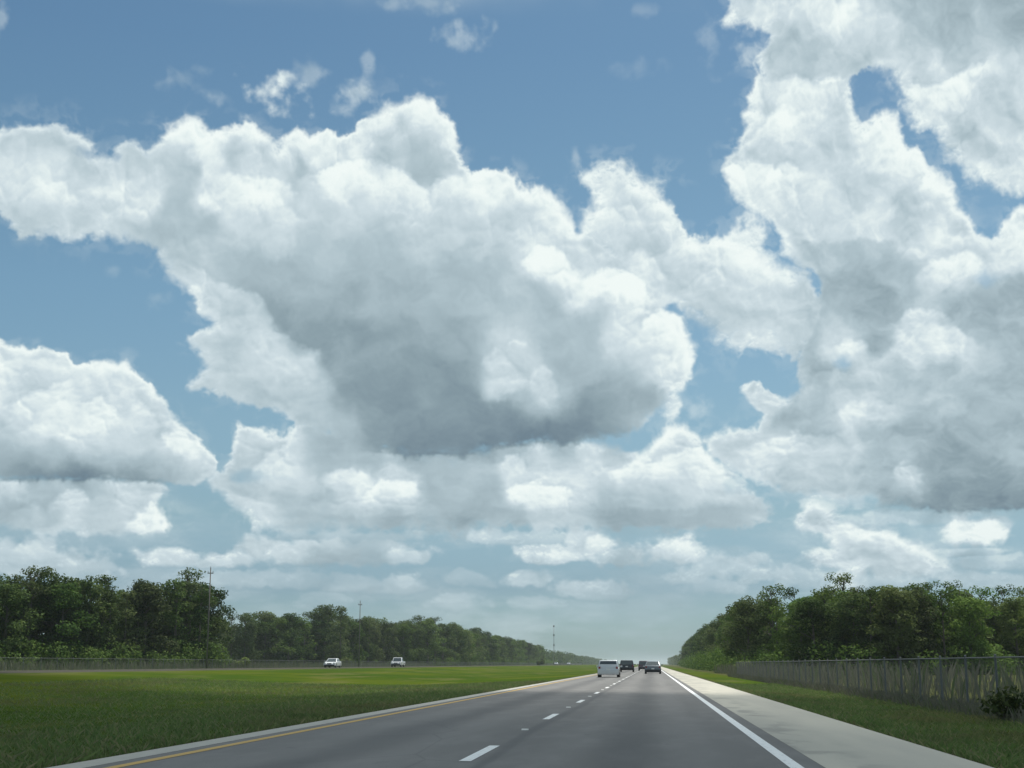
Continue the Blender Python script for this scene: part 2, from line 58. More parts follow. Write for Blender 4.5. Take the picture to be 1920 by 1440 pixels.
CLOUD_CRESTS = [
 (0.05, 0.07, 0.75, [(-15.21,19.59), (-13.98,19.93), (-13.08,20.33), (-11.93,20.48), (-10.66,20.35), (-9.96,19.79), (-9.49,19.04), (-9.09,18.29)]),
 (0.05, 0.07, 0.75, [(-9.49,19.15), (-8.92,19.74), (-8.00,20.02), (-6.96,20.20)]),
 (0.07, 0.05, 0.88, [(-5.23,16.25), (-5.04,16.73), (-4.54,16.97), (-3.85,17.07), (-3.39,16.79), (-3.06,16.24), (-2.49,15.90)]),
 (0.06, 0.06, 0.75, [(-2.84,15.36), (-2.26,15.96), (-1.46,16.17), (-0.67,15.87), (-0.00,15.30), (0.34,14.42)]),
 (0.05, 0.05, 0.66, [(-0.99,16.85), (-0.20,16.88), (0.59,16.38), (1.00,15.60)]),
 (0.06, 0.07, 0.88, [(-0.15,13.56), (0.08,14.03), (0.65,14.33), (1.36,14.13), (1.93,13.39), (2.08,12.52)]),
 (0.04, 0.05, 0.66, [(-18.13,19.77), (-17.35,19.67), (-16.23,19.59), (-15.21,19.37), (-14.88,18.53)]),
 (0.05, 0.04, 0.48, [(-19.07,18.56), (-18.60,18.80), (-18.23,18.45), (-18.07,17.99)]),
 (0.04, 0.07, 1.32, [(-20.09,16.36), (-18.26,15.35), (-16.31,14.78), (-15.67,13.53), (-13.94,12.72), (-13.25,11.65)]),
 (0.05, 0.03, 0.75, [(4.33,20.62), (4.93,21.54), (5.64,22.12), (6.60,22.47)]),
 (0.06, 0.06, 0.88, [(3.54,19.39), (3.93,20.22), (4.66,20.35), (5.32,20.03), (5.79,19.37)]),
 (0.03, 0.04, 0.66, [(8.90,20.51), (9.82,21.32), (10.74,21.58)]),
 (-0.06, -0.03, 1.32, [(5.87,17.01), (7.40,16.79), (8.70,16.83), (10.84,16.75)]),
 (0.05, 0.05, 0.79, [(10.22,13.33), (10.54,13.77), (11.00,14.04), (11.95,13.63), (12.69,12.91), (12.99,11.92)]),
 (0.04, 0.05, 0.66, [(9.72,7.19), (9.95,7.65), (10.38,7.93), (10.93,7.57), (11.06,6.93)]),
 (0.06, 0.05, 0.66, [(-1.81,7.66), (-0.80,8.19), (-0.02,8.62), (0.68,9.46), (1.47,9.54)]),
 (0.05, 0.06, 0.66, [(-0.15,7.95), (0.96,8.50), (2.11,8.74), (2.81,8.07), (3.80,7.14)]),
 (0.08, 0.06, 0.57, [(-6.13,6.62), (-5.86,7.02), (-5.42,7.28), (-4.58,7.19), (-3.47,7.14), (-3.08,6.75)]),
 (0.06, 0.06, 0.57, [(-6.35,8.11), (-6.02,8.51), (-5.51,8.55), (-5.02,7.81)]),
 (0.04, 0.06, 0.75, [(-26.05,9.58), (-25.11,10.41), (-24.34,10.94), (-23.53,11.05)]),
 (0.05, 0.06, 0.62, [(-23.29,9.88), (-22.47,10.48), (-21.92,9.91), (-21.47,9.30)]),
 (0.07, 0.07, 0.66, [(-20.07,8.46), (-19.85,8.98), (-19.48,9.25), (-18.92,8.97), (-18.21,8.31)]),
 (0.04, 0.05, 0.57, [(-21.56,9.72), (-21.05,10.34), (-20.31,9.77), (-19.86,9.19)]),
 (0.05, 0.06, 0.66, [(-16.60,7.43), (-15.86,8.42), (-15.18,8.74), (-14.71,8.97)]),
 (0.08, 0.05, 0.57, [(-11.81,6.65), (-11.08,7.55), (-10.37,7.47), (-9.84,7.26), (-9.44,6.78)]),
 (0.06, 0.05, 0.57, [(-13.83,7.27), (-12.75,7.84), (-11.65,7.68), (-10.94,7.16)]),
 (0.03, 0.04, 0.53, [(-7.08,11.74), (-6.93,12.56), (-6.48,12.96), (-6.02,12.56), (-5.55,11.86), (-5.01,11.37)]),
 (0.03, 0.03, 0.35, [(-6.02,12.85), (-5.73,13.29), (-5.12,13.22), (-4.92,12.78)]),
 (0.04, 0.03, 0.40, [(-5.12,11.24), (-4.83,12.03), (-4.33,12.12), (-3.75,11.50), (-3.71,10.42)]),
 (0.07, 0.07, 0.66, [(11.00,22.89), (12.06,22.56), (12.92,22.67), (13.81,23.16), (14.63,22.95)]),
 (0.06, 0.05, 0.57, [(7.62,12.41), (8.07,12.81), (8.82,12.77), (9.31,12.15)]),
 (0.06, 0.05, 0.53, [(4.21,10.92), (4.65,11.19), (5.29,10.82), (6.04,10.64)]),
 (0.07, 0.06, 0.44, [(-5.51,4.40), (-5.03,4.66), (-4.37,4.62), (-3.71,4.61), (-3.01,4.35)]),
 (0.07, 0.07, 0.48, [(-2.88,4.50), (-2.61,5.00), (-1.99,5.26), (-1.51,4.99), (-1.20,4.39)]),
 (0.07, 0.06, 0.48, [(-1.04,4.49), (-0.64,4.99), (0.45,5.20), (1.53,5.01), (2.12,4.36)]),
 (0.07, 0.06, 0.48, [(7.29,5.03), (7.62,5.45), (8.55,5.32), (9.77,5.08), (10.96,4.42), (11.68,3.79)]),
 (0.07, 0.06, 0.40, [(11.77,5.24), (12.23,5.64), (13.01,5.41), (13.57,5.49), (13.98,5.07)]),
 (0.06, 0.05, 0.44, [(-20.64,4.04), (-19.88,4.52), (-19.05,4.49), (-18.57,4.12)]),
 (0.07, 0.06, 0.48, [(-24.32,6.03), (-23.85,6.50), (-23.06,6.66), (-22.59,6.19)]),
 (0.08, 0.06, 0.53, [(-21.24,5.39), (-20.74,5.98), (-20.33,6.16), (-19.83,5.64), (-19.60,5.22)]),
 (0.03, 0.20, 0.88, [(-26.84,7.02), (-24.89,7.07), (-23.09,7.10), (-21.45,7.11), (-20.01,7.18), (-18.92,7.15)]),
 (0.05, 0.14, 1.32, [(-12.77,8.49), (-11.01,8.52), (-9.46,8.36), (-7.69,8.50), (-5.68,9.02), (-3.46,8.99), (-1.45,9.23), (-0.00,9.83)]),
 (0.04, 0.05, 0.97, [(4.84,23.59), (5.60,23.33), (6.38,23.60), (7.37,23.03), (8.16,23.25), (8.86,23.10)]),
 (0.06, 0.04, 0.97, [(1.22,17.18), (2.30,17.04), (3.65,17.13), (4.31,16.84), (5.17,16.15), (6.67,15.25)]),
 (0.05, 0.02, 0.66, [(-2.44,19.70), (-1.74,20.23), (-1.05,20.47), (-0.03,19.64), (0.76,19.06), (1.72,17.30)]),
 (0.04, 0.12, 0.66, [(9.00,6.05), (10.64,5.96), (12.25,5.89), (13.83,5.83), (15.39,5.82)]),
 (-0.05, 0.00, 1.54, [(-2.38,6.18), (-0.40,6.29), (1.78,6.35), (4.38,6.37)]),
 (-0.05, 0.00, 1.10, [(-16.16,6.00), (-14.45,6.18), (-12.27,5.99), (-10.09,5.95), (-7.89,6.03), (-5.68,5.92)]),
 (0.03, 0.03, 0.57, [(6.03,10.32), (6.94,11.58), (7.81,11.75), (8.63,11.24)]),
 (0.05, 0.05, 0.66, [(3.58,8.44), (4.47,8.94), (5.99,9.35), (7.47,8.98), (8.07,8.31)]),
 (0.03, 0.03, 0.57, [(7.49,9.62), (8.38,10.40), (9.43,10.43), (10.24,9.93)]),
 (0.06, 0.05, 0.57, [(5.07,19.20), (5.32,19.82), (6.00,20.20), (6.87,19.72)]),
 (0.05, 0.05, 0.66, [(11.58,18.49), (11.84,19.19), (12.47,19.19), (12.80,18.37)]),
 (0.05, 0.05, 0.66, [(10.74,14.99), (11.62,15.76), (12.89,16.07), (14.08,15.34)]),
 (0.05, 0.06, 0.53, [(-25.82,5.67), (-24.82,6.11), (-24.01,5.83)]),
 (0.06, 0.06, 0.44, [(-25.68,4.24), (-25.12,4.64), (-24.34,4.66), (-23.52,4.27), (-22.49,3.84)]),
 (0.05, 0.05, 0.40, [(-18.19,4.04), (-17.58,4.43), (-16.74,4.49), (-16.09,4.16)]),
 (0.06, 0.06, 0.44, [(-16.10,4.43), (-15.27,4.94), (-14.20,5.04), (-13.33,4.75)]),
 (0.06, 0.06, 0.40, [(-10.93,4.38), (-10.40,4.73), (-9.63,4.69), (-9.19,4.30)]),
 (0.06, 0.06, 0.40, [(-11.56,3.19), (-10.70,3.56), (-9.83,3.52), (-9.28,3.14)]),
 (0.05, 0.05, 0.40, [(-6.23,3.42), (-5.68,3.75), (-4.81,3.64), (-4.37,3.21)]),
 (0.05, 0.05, 0.35, [(-3.18,2.99), (-2.41,3.35), (-1.54,3.31), (-0.68,2.92)]),
 (0.05, 0.05, 0.35, [(2.57,3.67), (3.34,4.22), (4.08,3.91), (4.91,3.52)]),
 (0.05, 0.05, 0.35, [(-7.77,5.00), (-7.22,5.44), (-6.34,5.23)]),
]


def _lattice(seed):
    return np.random.default_rng(seed).random((256, 256)).astype(np.float32)*2-1

def vnoise(x, y, seed, _c={}):
    """smooth value noise on a wrapped lattice"""
    if seed not in _c: _c[seed] = _lattice(seed)
    L = _c[seed]
    xi = np.floor(x).astype(np.int32); yi = np.floor(y).astype(np.int32)
    fx = (x-xi).astype(np.float32); fy = (y-yi).astype(np.float32)
    fx = fx*fx*fx*(fx*(fx*6-15)+10); fy = fy*fy*fy*(fy*(fy*6-15)+10)
    x0 = xi & 255; x1 = (xi+1) & 255; y0 = yi & 255; y1 = (yi+1) & 255
    a = L[y0, x0]; b = L[y0, x1]; c = L[y1, x0]; d = L[y1, x1]
    return (a+(b-a)*fx)*(1-fy)+(c+(d-c)*fx)*fy

def fbm(x, y, seed, octaves=5, gain=.5, billow=False):
    s = np.zeros(np.shape(x), np.float32); amp = 1.0; tot = 0
    for k in range(octaves):
        ca, sa = math.cos(k*1.1), math.sin(k*1.1)
        n = vnoise((x*ca-y*sa)*2**k+17.3*k, (x*sa+y*ca)*2**k+9.1*k, seed+k)
        if billow: n = 1-2.2*np.abs(n)
        s += amp*n; tot += amp; amp *= gain
    return s/tot

def sstep(a, b, v):
    t = np.clip((v-a)/(b-a), 0, 1); return t*t*(3-2*t)

def poly_sdf(px, py, pts):
    d = np.full(px.shape, 1e9, np.float32); ins = np.zeros(px.shape, bool)
    n = len(pts)
    for i in range(n):
        ax, ay = pts[i]; bx, by = pts[(i+1) % n]
        ex, ey = bx-ax, by-ay
        t = np.clip(((px-ax)*ex+(py-ay)*ey)/(ex*ex+ey*ey+1e-9), 0, 1)
        d = np.minimum(d, (px-ax-t*ex)**2+(py-ay-t*ey)**2)
        if ay != by:
            c = (ay <= py) != (by <= py)
            ins ^= c & (px < ax+(py-ay)*ex/ey)
    d = np.sqrt(d)
    return np.where(ins, d, -d)

def clouds(az, el):
    """coverage and tone (display grey 0..1) of the cloud deck for directions in degrees"""
    cx, cy = az*1.0, el*1.0
    # cloud-plane coordinates: cells shrink and flatten towards the horizon
    pers = 1.0/(0.55+np.clip(el, 0, 60)/26.0)
    wx = fbm(cx*.9, cy*1.1, 11, 5, .46); wy = fbm(cx*.9, cy*1.1, 31, 5, .46)
    f2 = fbm(cx*2.0*pers**.5, cy*2.4*pers**.5, 51, 4, .46)
    bil = fbm(cx*1.15, cy*1.25, 71, 4, .48, True)
    g2 = fbm(cx*3.1, cy*3.1, 311, 3, .55, True)
    # ---- the deck in general
    gx = cx/12*np.cos(np.radians(np.clip(el, 0, 85))); gy = np.log(np.clip(el, 0, 90)+6)*3.2
    g = fbm(gx+40, gy, 91, 5, .52)
    gen_d = (g+.10)*3.2
    gen_t = np.clip(.86-.30*sstep(.05, .5, g)+.12*fbm(gx*2+3, gy*2, 97, 4), .5, .96)
    # ---- the clouds that stand ahead
    sc = .7*puffs(cx+.25*wx, cy+.25*wy, 501, .85)+.5*puffs(cx+.25*wx, cy+.25*wy, 511, .42)
    sf = fbm(cx*.45+9, cy*.5, 401, 3, .5)
    D = np.full(az.shape, -30.0, np.float32)
    wxs, wys = cx+.10*wx, cy+.10*wy
    for soft, amp, pts in CLOUD_OUTLINES:
        q = np.array(pts); m = 3.0
        bb = (az > q[:, 0].min()-m) & (az < q[:, 0].max()+m) & (el > q[:, 1].min()-m) & (el < q[:, 1].max()+m)
        if not bb.any(): continue
        d = poly_sdf(wxs[bb], wys[bb], pts)
        d = d+.55*amp*(.75*bil[bb]+.55*wx[bb]+.5*f2[bb]+.45*g2[bb]+1.1*(sc[bb]-.42)-.25)
        D[bb] = np.maximum(D[bb], d/(soft*np.clip(1.0+1.5*sf[bb], .55, 2.4)))
    cov = sstep(-1, 1.0, D)
    wisp = fbm(cx*1.7+.8*wx, cy*2.3+.8*wy, 411, 5, .58)
    cov = np.maximum(cov, .15*sstep(-5.0, .3, D)*sstep(.02, .5, wisp+.12))
    cov = cov*(1-.35*sstep(2.5, -.5, D)*sstep(.0, .5, -wisp+.05))
    thin = np.zeros(az.shape, np.float32); lit = np.zeros(az.shape, np.float32)
    for ex, ey, rx, ry, a in CLOUDLETS:
        bb = (np.abs(az-ex) < rx*2.2) & (np.abs(el-ey) < ry*2.6)
        if not bb.any(): continue
        r = np.hypot((cx[bb]-ex)/rx, (cy[bb]-ey)/ry)
        v = (1.12-r+.6*wx[bb]+.3*f2[bb]+.3*wisp[bb]+.12*bil[bb]) if ey < 8 else (1.05-r+.75*wx[bb]+.7*f2[bb]+.45*wisp[bb]+.25*bil[bb])
        yy = (cy[bb]-ey)/ry
        c = a*(sstep(.0, .5, v) if ey < 8 else sstep(-.05, 1.15, v)*1.15)*(sstep(-1.05, -.55, yy+.3*f2[bb]) if ey < 8 else 1)
        up = c > thin[bb]
        thin[bb] = np.where(up, c, thin[bb])
        if ey < 8: lit[bb] = np.where(up, np.clip(.03+.06*yy, -.10, .05), lit[bb])
    # faint veil low over the horizon
    low = .46*sstep(8.5, 2.0, el)*sstep(-.1, .9, fbm(cx*.35, cy*1.4, 131, 5, .55)+.35)
    cov = 1-(1-cov)*(1-thin)*(1-low)
    for ex, ey, rx, ry, a in CLOUD_GAPS:
        bb = (np.abs(az-ex) < rx*3) & (np.abs(el-ey) < ry*3)
        if bb.any():
            r = np.hypot((cx[bb]-ex)/rx, (cy[bb]-ey)/ry)+.7*f2[bb]+.8*wx[bb]+.5*wisp[bb]
            cov[bb] *= 1-a*sstep(1.5, .1, r)
    # tones
    P = np.array(CLOUD_TONES, np.float32)
    return cov, lit*(cov > .01)*sstep(.9, -.5, D), D, gen_d, gen_t, P, wx, wy, f2, bil

def crest_map(px, py, bil):
    """light on the near side of each lobe's crest, shade on the lobe behind it"""
    out = np.zeros(px.shape, np.float32)
    for A, B, h, pts in CLOUD_CRESTS:
        q = np.array(pts); m = 4*h
        bb = (px > q[:, 0].min()-m) & (px < q[:, 0].max()+m) & (py > q[:, 1].min()-m) & (py < q[:, 1].max()+m)
        if not bb.any(): continue
        X, Y = px[bb], py[bb]
        best = np.full(X.shape, 1e9, np.float32); side = np.zeros(X.shape, np.float32); tt = np.zeros(X.shape, np.float32)
        seg = np.hypot(np.diff(q[:, 0]), np.diff(q[:, 1])); tot = seg.sum(); acc = 0
        for i in range(len(pts)-1):
            ex, ey = q[i+1]-q[i]; L = seg[i]
            t = np.clip(((X-q[i, 0])*ex+(Y-q[i, 1])*ey)/(L*L), 0, 1)
            dx, dy = X-q[i, 0]-t*ex, Y-q[i, 1]-t*ey
            d = np.hypot(dx, dy); u = d < best
            best = np.where(u, d, best); side = np.where(u, np.sign(dx*ey-dy*ex), side); tt = np.where(u, (acc+t*L)/tot, tt)
            acc += L
        sd = best*side+.10*bil[bb]
        ends = sstep(0, .16, tt)*sstep(1, .84, tt)
        v = np.where(sd > 0, A*np.exp(-(np.abs(sd)/h)**1.3), -B*np.exp(-(np.abs(sd)/(.7*h))**1.2))
        k = sstep(-.15, .13, sd)
        v = np.where(np.abs(sd) < .15, A*k-B*(1-k), v)
        out[bb] += v*ends
    return out

def tone_map(x0, x1, y0, y1, step):
    X, Y = np.meshgrid(np.arange(x0, x1, step, dtype=np.float32), np.arange(y0, y1, step, dtype=np.float32))
    P = np.array(CLOUD_TONES, np.float32)
    dd = np.sqrt((P[:, None, 0]-P[None, :, 0])**2+(P[:, None, 1]-P[None, :, 1])**2)
    sg = np.clip(np.sort(dd, 1)[:, 1:4].mean(1)*.42, .18, .75)
    num = np.zeros(X.shape, np.float32); den = np.full(X.shape, 1e-12, np.float32)
    for (px, py, t), s in zip(CLOUD_TONES, sg):
        r2 = (X-px)**2+(Y-py)**2
        w = np.exp(-r2/(2*s*s))+2e-3*np.exp(-r2/(2*1.3**2))+1e-7/(1+r2)
        num += w*t; den += w
    return num/den/255.

def puffs(x, y, seed, size):
    """height of round puffs (cellular), 0..1"""
    x = x/size; y = y/size
    rx, ry = _lattice(seed)*.5+.5, _lattice(seed+1)*.5+.5
    rr = _lattice(seed+2)*.5+.5
    xi = np.floor(x).astype(np.int32); yi = np.floor(y).astype(np.int32)
    h = np.zeros(x.shape, np.float32)
    for j in (-1, 0, 1):
        for i in (-1, 0, 1):
            a, b = (yi+j) & 255, (xi+i) & 255
            dx = x-(xi+i+.15+.7*rx[a, b]); dy = y-(yi+j+.15+.7*ry[a, b])
            R = .55+.45*rr[a, b]
            v = np.sqrt(np.clip(1-(dx*dx+dy*dy)/(R*R), 0, 1))*R
            h = np.maximum(h, v)
    return h

def bilin(img, fx, fy):
    h, w = img.shape
    fx = np.clip(fx, 0, w-1.001); fy = np.clip(fy, 0, h-1.001)
    x0 = fx.astype(np.int32); y0 = fy.astype(np.int32); a = fx-x0; b = fy-y0
    return (img[y0, x0]*(1-a)+img[y0, x0+1]*a)*(1-b)+(img[y0+1, x0]*(1-a)+img[y0+1, x0+1]*a)*b

TONE = None
def puff_height(x, y):
    x2 = x+.35*fbm(x*1.1, y*1.1, 171, 3); y2 = y+.35*fbm(x*1.1, y*1.1, 181, 3)
    return 1.2*puffs(x2, y2, 201, 2.2)+.6*puffs(x2, y2, 211, 1.1)+.24*puffs(x2, y2, 221, .5)

def sky_clouds(az, el):
    global TONE
    if TONE is None: TONE = tone_map(-33, 21, -1, 30, .1)
    cov, lit, D, gen_d, gen_t, P, wx, wy, f2, bil = clouds(az, el)
    g1 = fbm(az*3.1, el*3.1, 301, 3, .55); g2 = fbm(az*3.1, el*3.1, 311, 3, .55, True)
    tx = az+.10*g1+.24*wx+.12*f2; ty = el+.24*wy+.10*bil+.08*g2
    t = bilin(TONE, (tx+33)/.1, (ty+1)/.1)
    t = t-.015*sstep(5.5, 3.5, el)+lit+(.7+.3*sstep(3.5, 6, el))*crest_map(az+.22*wx+.16*f2+.10*g1, el+.22*wy+.12*bil+.10*g2, bil)
    # puff relief, lit from above and a little from the right
    X = az*1.0; Y = 24*np.log((np.clip(el, -2, 60)+9)/9)
    k = .16
    dh = puff_height(X, Y)-puff_height(X+.4*k, Y+k)
    soft = fbm(az*.75+.5*wx, Y*.95+.5*wy, 191, 6, .62)
    knob = fbm(az*2.1+.5*wx, Y*2.3+.5*wy, 421, 4, .6, True)
    relief = np.clip(dh, -.25, .25)*.20
    t = t+.20*np.clip(.76-t, 0, 1)
    bright = sstep(.70, .93, t)
    gy = np.gradient(D, axis=0); gx = np.gradient(D, axis=1)
    top = sstep(.35, -.35, gy/(np.hypot(gx, gy)+1e-4))
    rimf = (.15+.85*top)*sstep(2.4, .4, D)-.55*sstep(1.5, 4.0, D)*sstep(9.0, 4.0, D)
    t = np.clip(t+relief*(.10+.80*bright)+soft*(.065+.055*sstep(3, 7, az))+(knob-.25)*.03*bright+rimf*.07*sstep(.66, .86, t), 0, .985)
    w = sstep(-31.5, -28.2, az)*sstep(19.5, 16.8, az)*sstep(29, 26, el)
    gcov = sstep(-.3, .9, gen_d)
    gt = np.clip(gen_t+relief*.8, 0, .98)
    return gcov*(1-w)+cov*w, gt*(1-w)+t*w


def srgb(r, g, b):
    f = lambda c: c/12.92 if c <= .04045 else ((c+.055)/1.055)**2.4
    return (f(r/255), f(g/255), f(b/255), 1)

def sky_image(name, x0, x1, y0, y1, step):
    w, h = int(round((x1-x0)*step)), int(round((y1-y0)*step))
    AZ, EL = np.meshgrid((np.arange(w)+.5)/step+x0, (np.arange(h)+.5)/step+y0)
    c, t = sky_clouds(AZ.astype(np.float32), EL.astype(np.float32))
    im = bpy.data.images.new(name, w, h, alpha=False, float_buffer=False)
    im.colorspace_settings.name = 'Non-Color'
    px = np.ones((h, w, 4), np.float32)
    px[..., 0] = c; px[..., 1] = t; px[..., 2] = 0
    im.pixels.foreach_set(px.ravel())
    im.update()
    im.pack()
    return im

FRONT = (-33., 21., -1., 30.)
img_front = sky_image('cumulus ahead', *FRONT, 32.)
img_all = sky_image('cumulus all round', -180., 180., -2., 90., 4.)

world = bpy.data.worlds.new('World')
scene.world = world
world.use_nodes = True
nt = world.node_tree
nt.nodes.clear()
def N(t, **kw):
    n = nt.nodes.new(t)
    for k, v in kw.items(): setattr(n, k, v)
    return n
def M(op, a, b=None, c=None):
    n = N('ShaderNodeMath', operation=op)
    for i, v in enumerate((a, b, c)):
        if v is None: continue
        if isinstance(v, (int, float)): n.inputs[i].default_value = v
        else: nt.links.new(v, n.inputs[i])
    return n.outputs[0]
tc = N('ShaderNodeTexCoord')
sx = N('ShaderNodeSeparateXYZ')
nt.links.new(tc.outputs['Generated'], sx.inputs[0])
az_ = M('MULTIPLY', M('ARCTAN2', sx.outputs[0], sx.outputs[1]), 180/math.pi)
el_ = M('MULTIPLY', M('ARCSINE', sx.outputs[2]), 180/math.pi)
def lookup(im, x0, x1, y0, y1):
    u = M('MULTIPLY', M('SUBTRACT', az_, x0), 1/(x1-x0))
    v = M('MULTIPLY', M('SUBTRACT', el_, y0), 1/(y1-y0))
    cb = N('ShaderNodeCombineXYZ')
    nt.links.new(u, cb.inputs[0]); nt.links.new(v, cb.inputs[1])
    ti = N('ShaderNodeTexImage', image=im, extension='EXTEND', interpolation='Cubic')
    nt.links.new(cb.outputs[0], ti.inputs[0])
    return ti.outputs[0], u, v
ca, u1, v1 = lookup(img_front, *FRONT)
cb_, u2, v2 = lookup(img_all, -180, 180, -2, 90)
inside = M('MULTIPLY', M('LESS_THAN', M('ABSOLUTE', M('SUBTRACT', u1, .5)), .495), M('LESS_THAN', M('ABSOLUTE', M('SUBTRACT', v1, .5)), .495))
mixc = N('ShaderNodeMix', data_type='RGBA')
nt.links.new(inside, mixc.inputs[0]); nt.links.new(cb_, mixc.inputs[6]); nt.links.new(ca, mixc.inputs[7])
sp = N('ShaderNodeSeparateColor')
nt.links.new(mixc.outputs[2], sp.inputs[0])
def ramp(fac, stops):
    n = N('ShaderNodeValToRGB')
    e = n.color_ramp.elements
    while len(e) < len(stops): e.new(.5)
    for q, (p, c) in zip(e, stops): q.position = p; q.color = c
    nt.links.new(fac, n.inputs[0])
    return n.outputs[0]
cloud_col = ramp(sp.outputs[1], [(0, srgb(80, 100, 114)), (.5, srgb(112, 132, 145)), (.62, srgb(141, 161, 170)), (.75, srgb(176, 195, 203)),
                                 (.86, srgb(206, 221, 227)), (.94, srgb(233, 244, 243)), (1, srgb(244, 252, 249))])
sky = N('ShaderNodeTexSky', sky_type='NISHITA', sun_disc=False)
sky.sun_elevation = SUN_EL
sky.sun_rotation = SUN_AZ
sky.altitude = 0; sky.air_density = 1.0; sky.dust_density = 1.5; sky.ozone_density = 1.0
SKY_GAIN = [(0.0125, (0.510, 0.771, 1.000, 1)), (0.0750, (0.362, 0.509, 0.681, 1)), (0.1500, (0.439, 0.556, 0.594, 1)), (0.2500, (0.477, 0.597, 0.591, 1)), (0.3750, (0.462, 0.605, 0.597, 1)), (0.5000, (0.414, 0.564, 0.564, 1)), (0.6250, (0.364, 0.518, 0.550, 1)), (1.0000, (0.309, 0.471, 0.523, 1))]
gain = ramp(M('MULTIPLY', el_, 1/40), SKY_GAIN)
mul = N('ShaderNodeMix', data_type='RGBA', blend_type='MULTIPLY')
mul.inputs[0].default_value = 1
nt.links.new(sky.outputs[0], mul.inputs[6]); nt.links.new(gain, mul.inputs[7])
bg1 = N('ShaderNodeBackground'); bg1.inputs[1].default_value = 0.15
bg2 = N('ShaderNodeBackground'); bg2.inputs[1].default_value = 1.0
nt.links.new(mul.outputs[2], bg1.inputs[0]); nt.links.new(cloud_col, bg2.inputs[0])
ms = N('ShaderNodeMixShader')
nt.links.new(sp.outputs[0], ms.inputs[0]); nt.links.new(bg1.outputs[0], ms.inputs[1]); nt.links.new(bg2.outputs[0], ms.inputs[2])
wo = N('ShaderNodeOutputWorld')
nt.links.new(ms.outputs[0], wo.inputs[0])
world.cycles.sampling_method = 'MANUAL'
world.cycles.sample_map_resolution = 512

# ------------------------------------------------------------------ helpers
def link(o):
    COL.objects.link(o)
    return o

def tag(o, label=None, cat=None, group=None, kind=None):
    if label: o['label'] = label
    if cat: o['category'] = cat
    if group: o['group'] = group
    if kind: o['kind'] = kind
    return o

def empty(name, loc, rz=0, label=None, cat=None, group=None):
    o = bpy.data.objects.new(name, None)
    o.empty_display_size = .3
    link(o)
    o.location = loc
    o.rotation_euler = (0, 0, rz)
    return tag(o, label, cat, group)

def mesh_obj(name, verts, faces, mat, parent=None, smooth=False):
    me = bpy.data.meshes.new(name)
    me.from_pydata(verts, [], faces)
    me.update()
    if mat: me.materials.append(mat)
    if smooth:
        me.polygons.foreach_set('use_smooth', [True]*len(me.polygons))
    o = bpy.data.objects.new(name, me)
    link(o)
    if parent: o.parent = parent
    return o

def mesh_fast(name, V, F, mat):
    """V (n,3) array, F (m,k) array of equal-sized faces"""
    me = bpy.data.meshes.new(name)
    V = np.asarray(V, np.float32); F = np.asarray(F, np.int32)
    k = F.shape[1]
    me.vertices.add(len(V)); me.vertices.foreach_set('co', V.ravel())
    me.loops.add(F.size); me.loops.foreach_set('vertex_index', F.ravel())
    me.polygons.add(len(F))
    me.polygons.foreach_set('loop_start', np.arange(0, F.size, k, dtype=np.int32))
    me.update(calc_edges=True)
    me.validate()
    if mat: me.materials.append(mat)
    return me

def new_obj(name, me, parent=None):
    o = bpy.data.objects.new(name, me)
    link(o)
    if parent: o.parent = parent
    return o

class MB:
    """collects simple solids into one mesh"""
    def __init__(s): s.v = []; s.f = []
    def add(s, V, F):
        b = len(s.v); s.v += [tuple(p) for p in V]; s.f += [tuple(i+b for i in f) for f in F]
    def box(s, x0, x1, y0, y1, z0, z1):
        s.add([(x0, y0, z0), (x1, y0, z0), (x1, y1, z0), (x0, y1, z0), (x0, y0, z1), (x1, y0, z1), (x1, y1, z1), (x0, y1, z1)],
              [(3, 2, 1, 0), (4, 5, 6, 7), (0, 1, 5, 4), (1, 2, 6, 5), (2, 3, 7, 6), (3, 0, 4, 7)])
    def tube(s, a, b, ra, rb, n=8, caps=True):
        a, b = Vector(a), Vector(b); d = (b-a).normalized()
        u = d.orthogonal().normalized(); w = d.cross(u)
        V = [a+(u*math.cos(2*math.pi*i/n)+w*math.sin(2*math.pi*i/n))*ra for i in range(n)]
        V += [b+(u*math.cos(2*math.pi*i/n)+w*math.sin(2*math.pi*i/n))*rb for i in range(n)]
        F = [(i, (i+1) % n, n+(i+1) % n, n+i) for i in range(n)]
        if caps: F += [tuple(range(n))[::-1], tuple(range(n, 2*n))]
        s.add(V, F)
    def build(s, name, mat, parent=None, smooth=False):
        return mesh_obj(name, s.v, s.f, mat, parent, smooth)

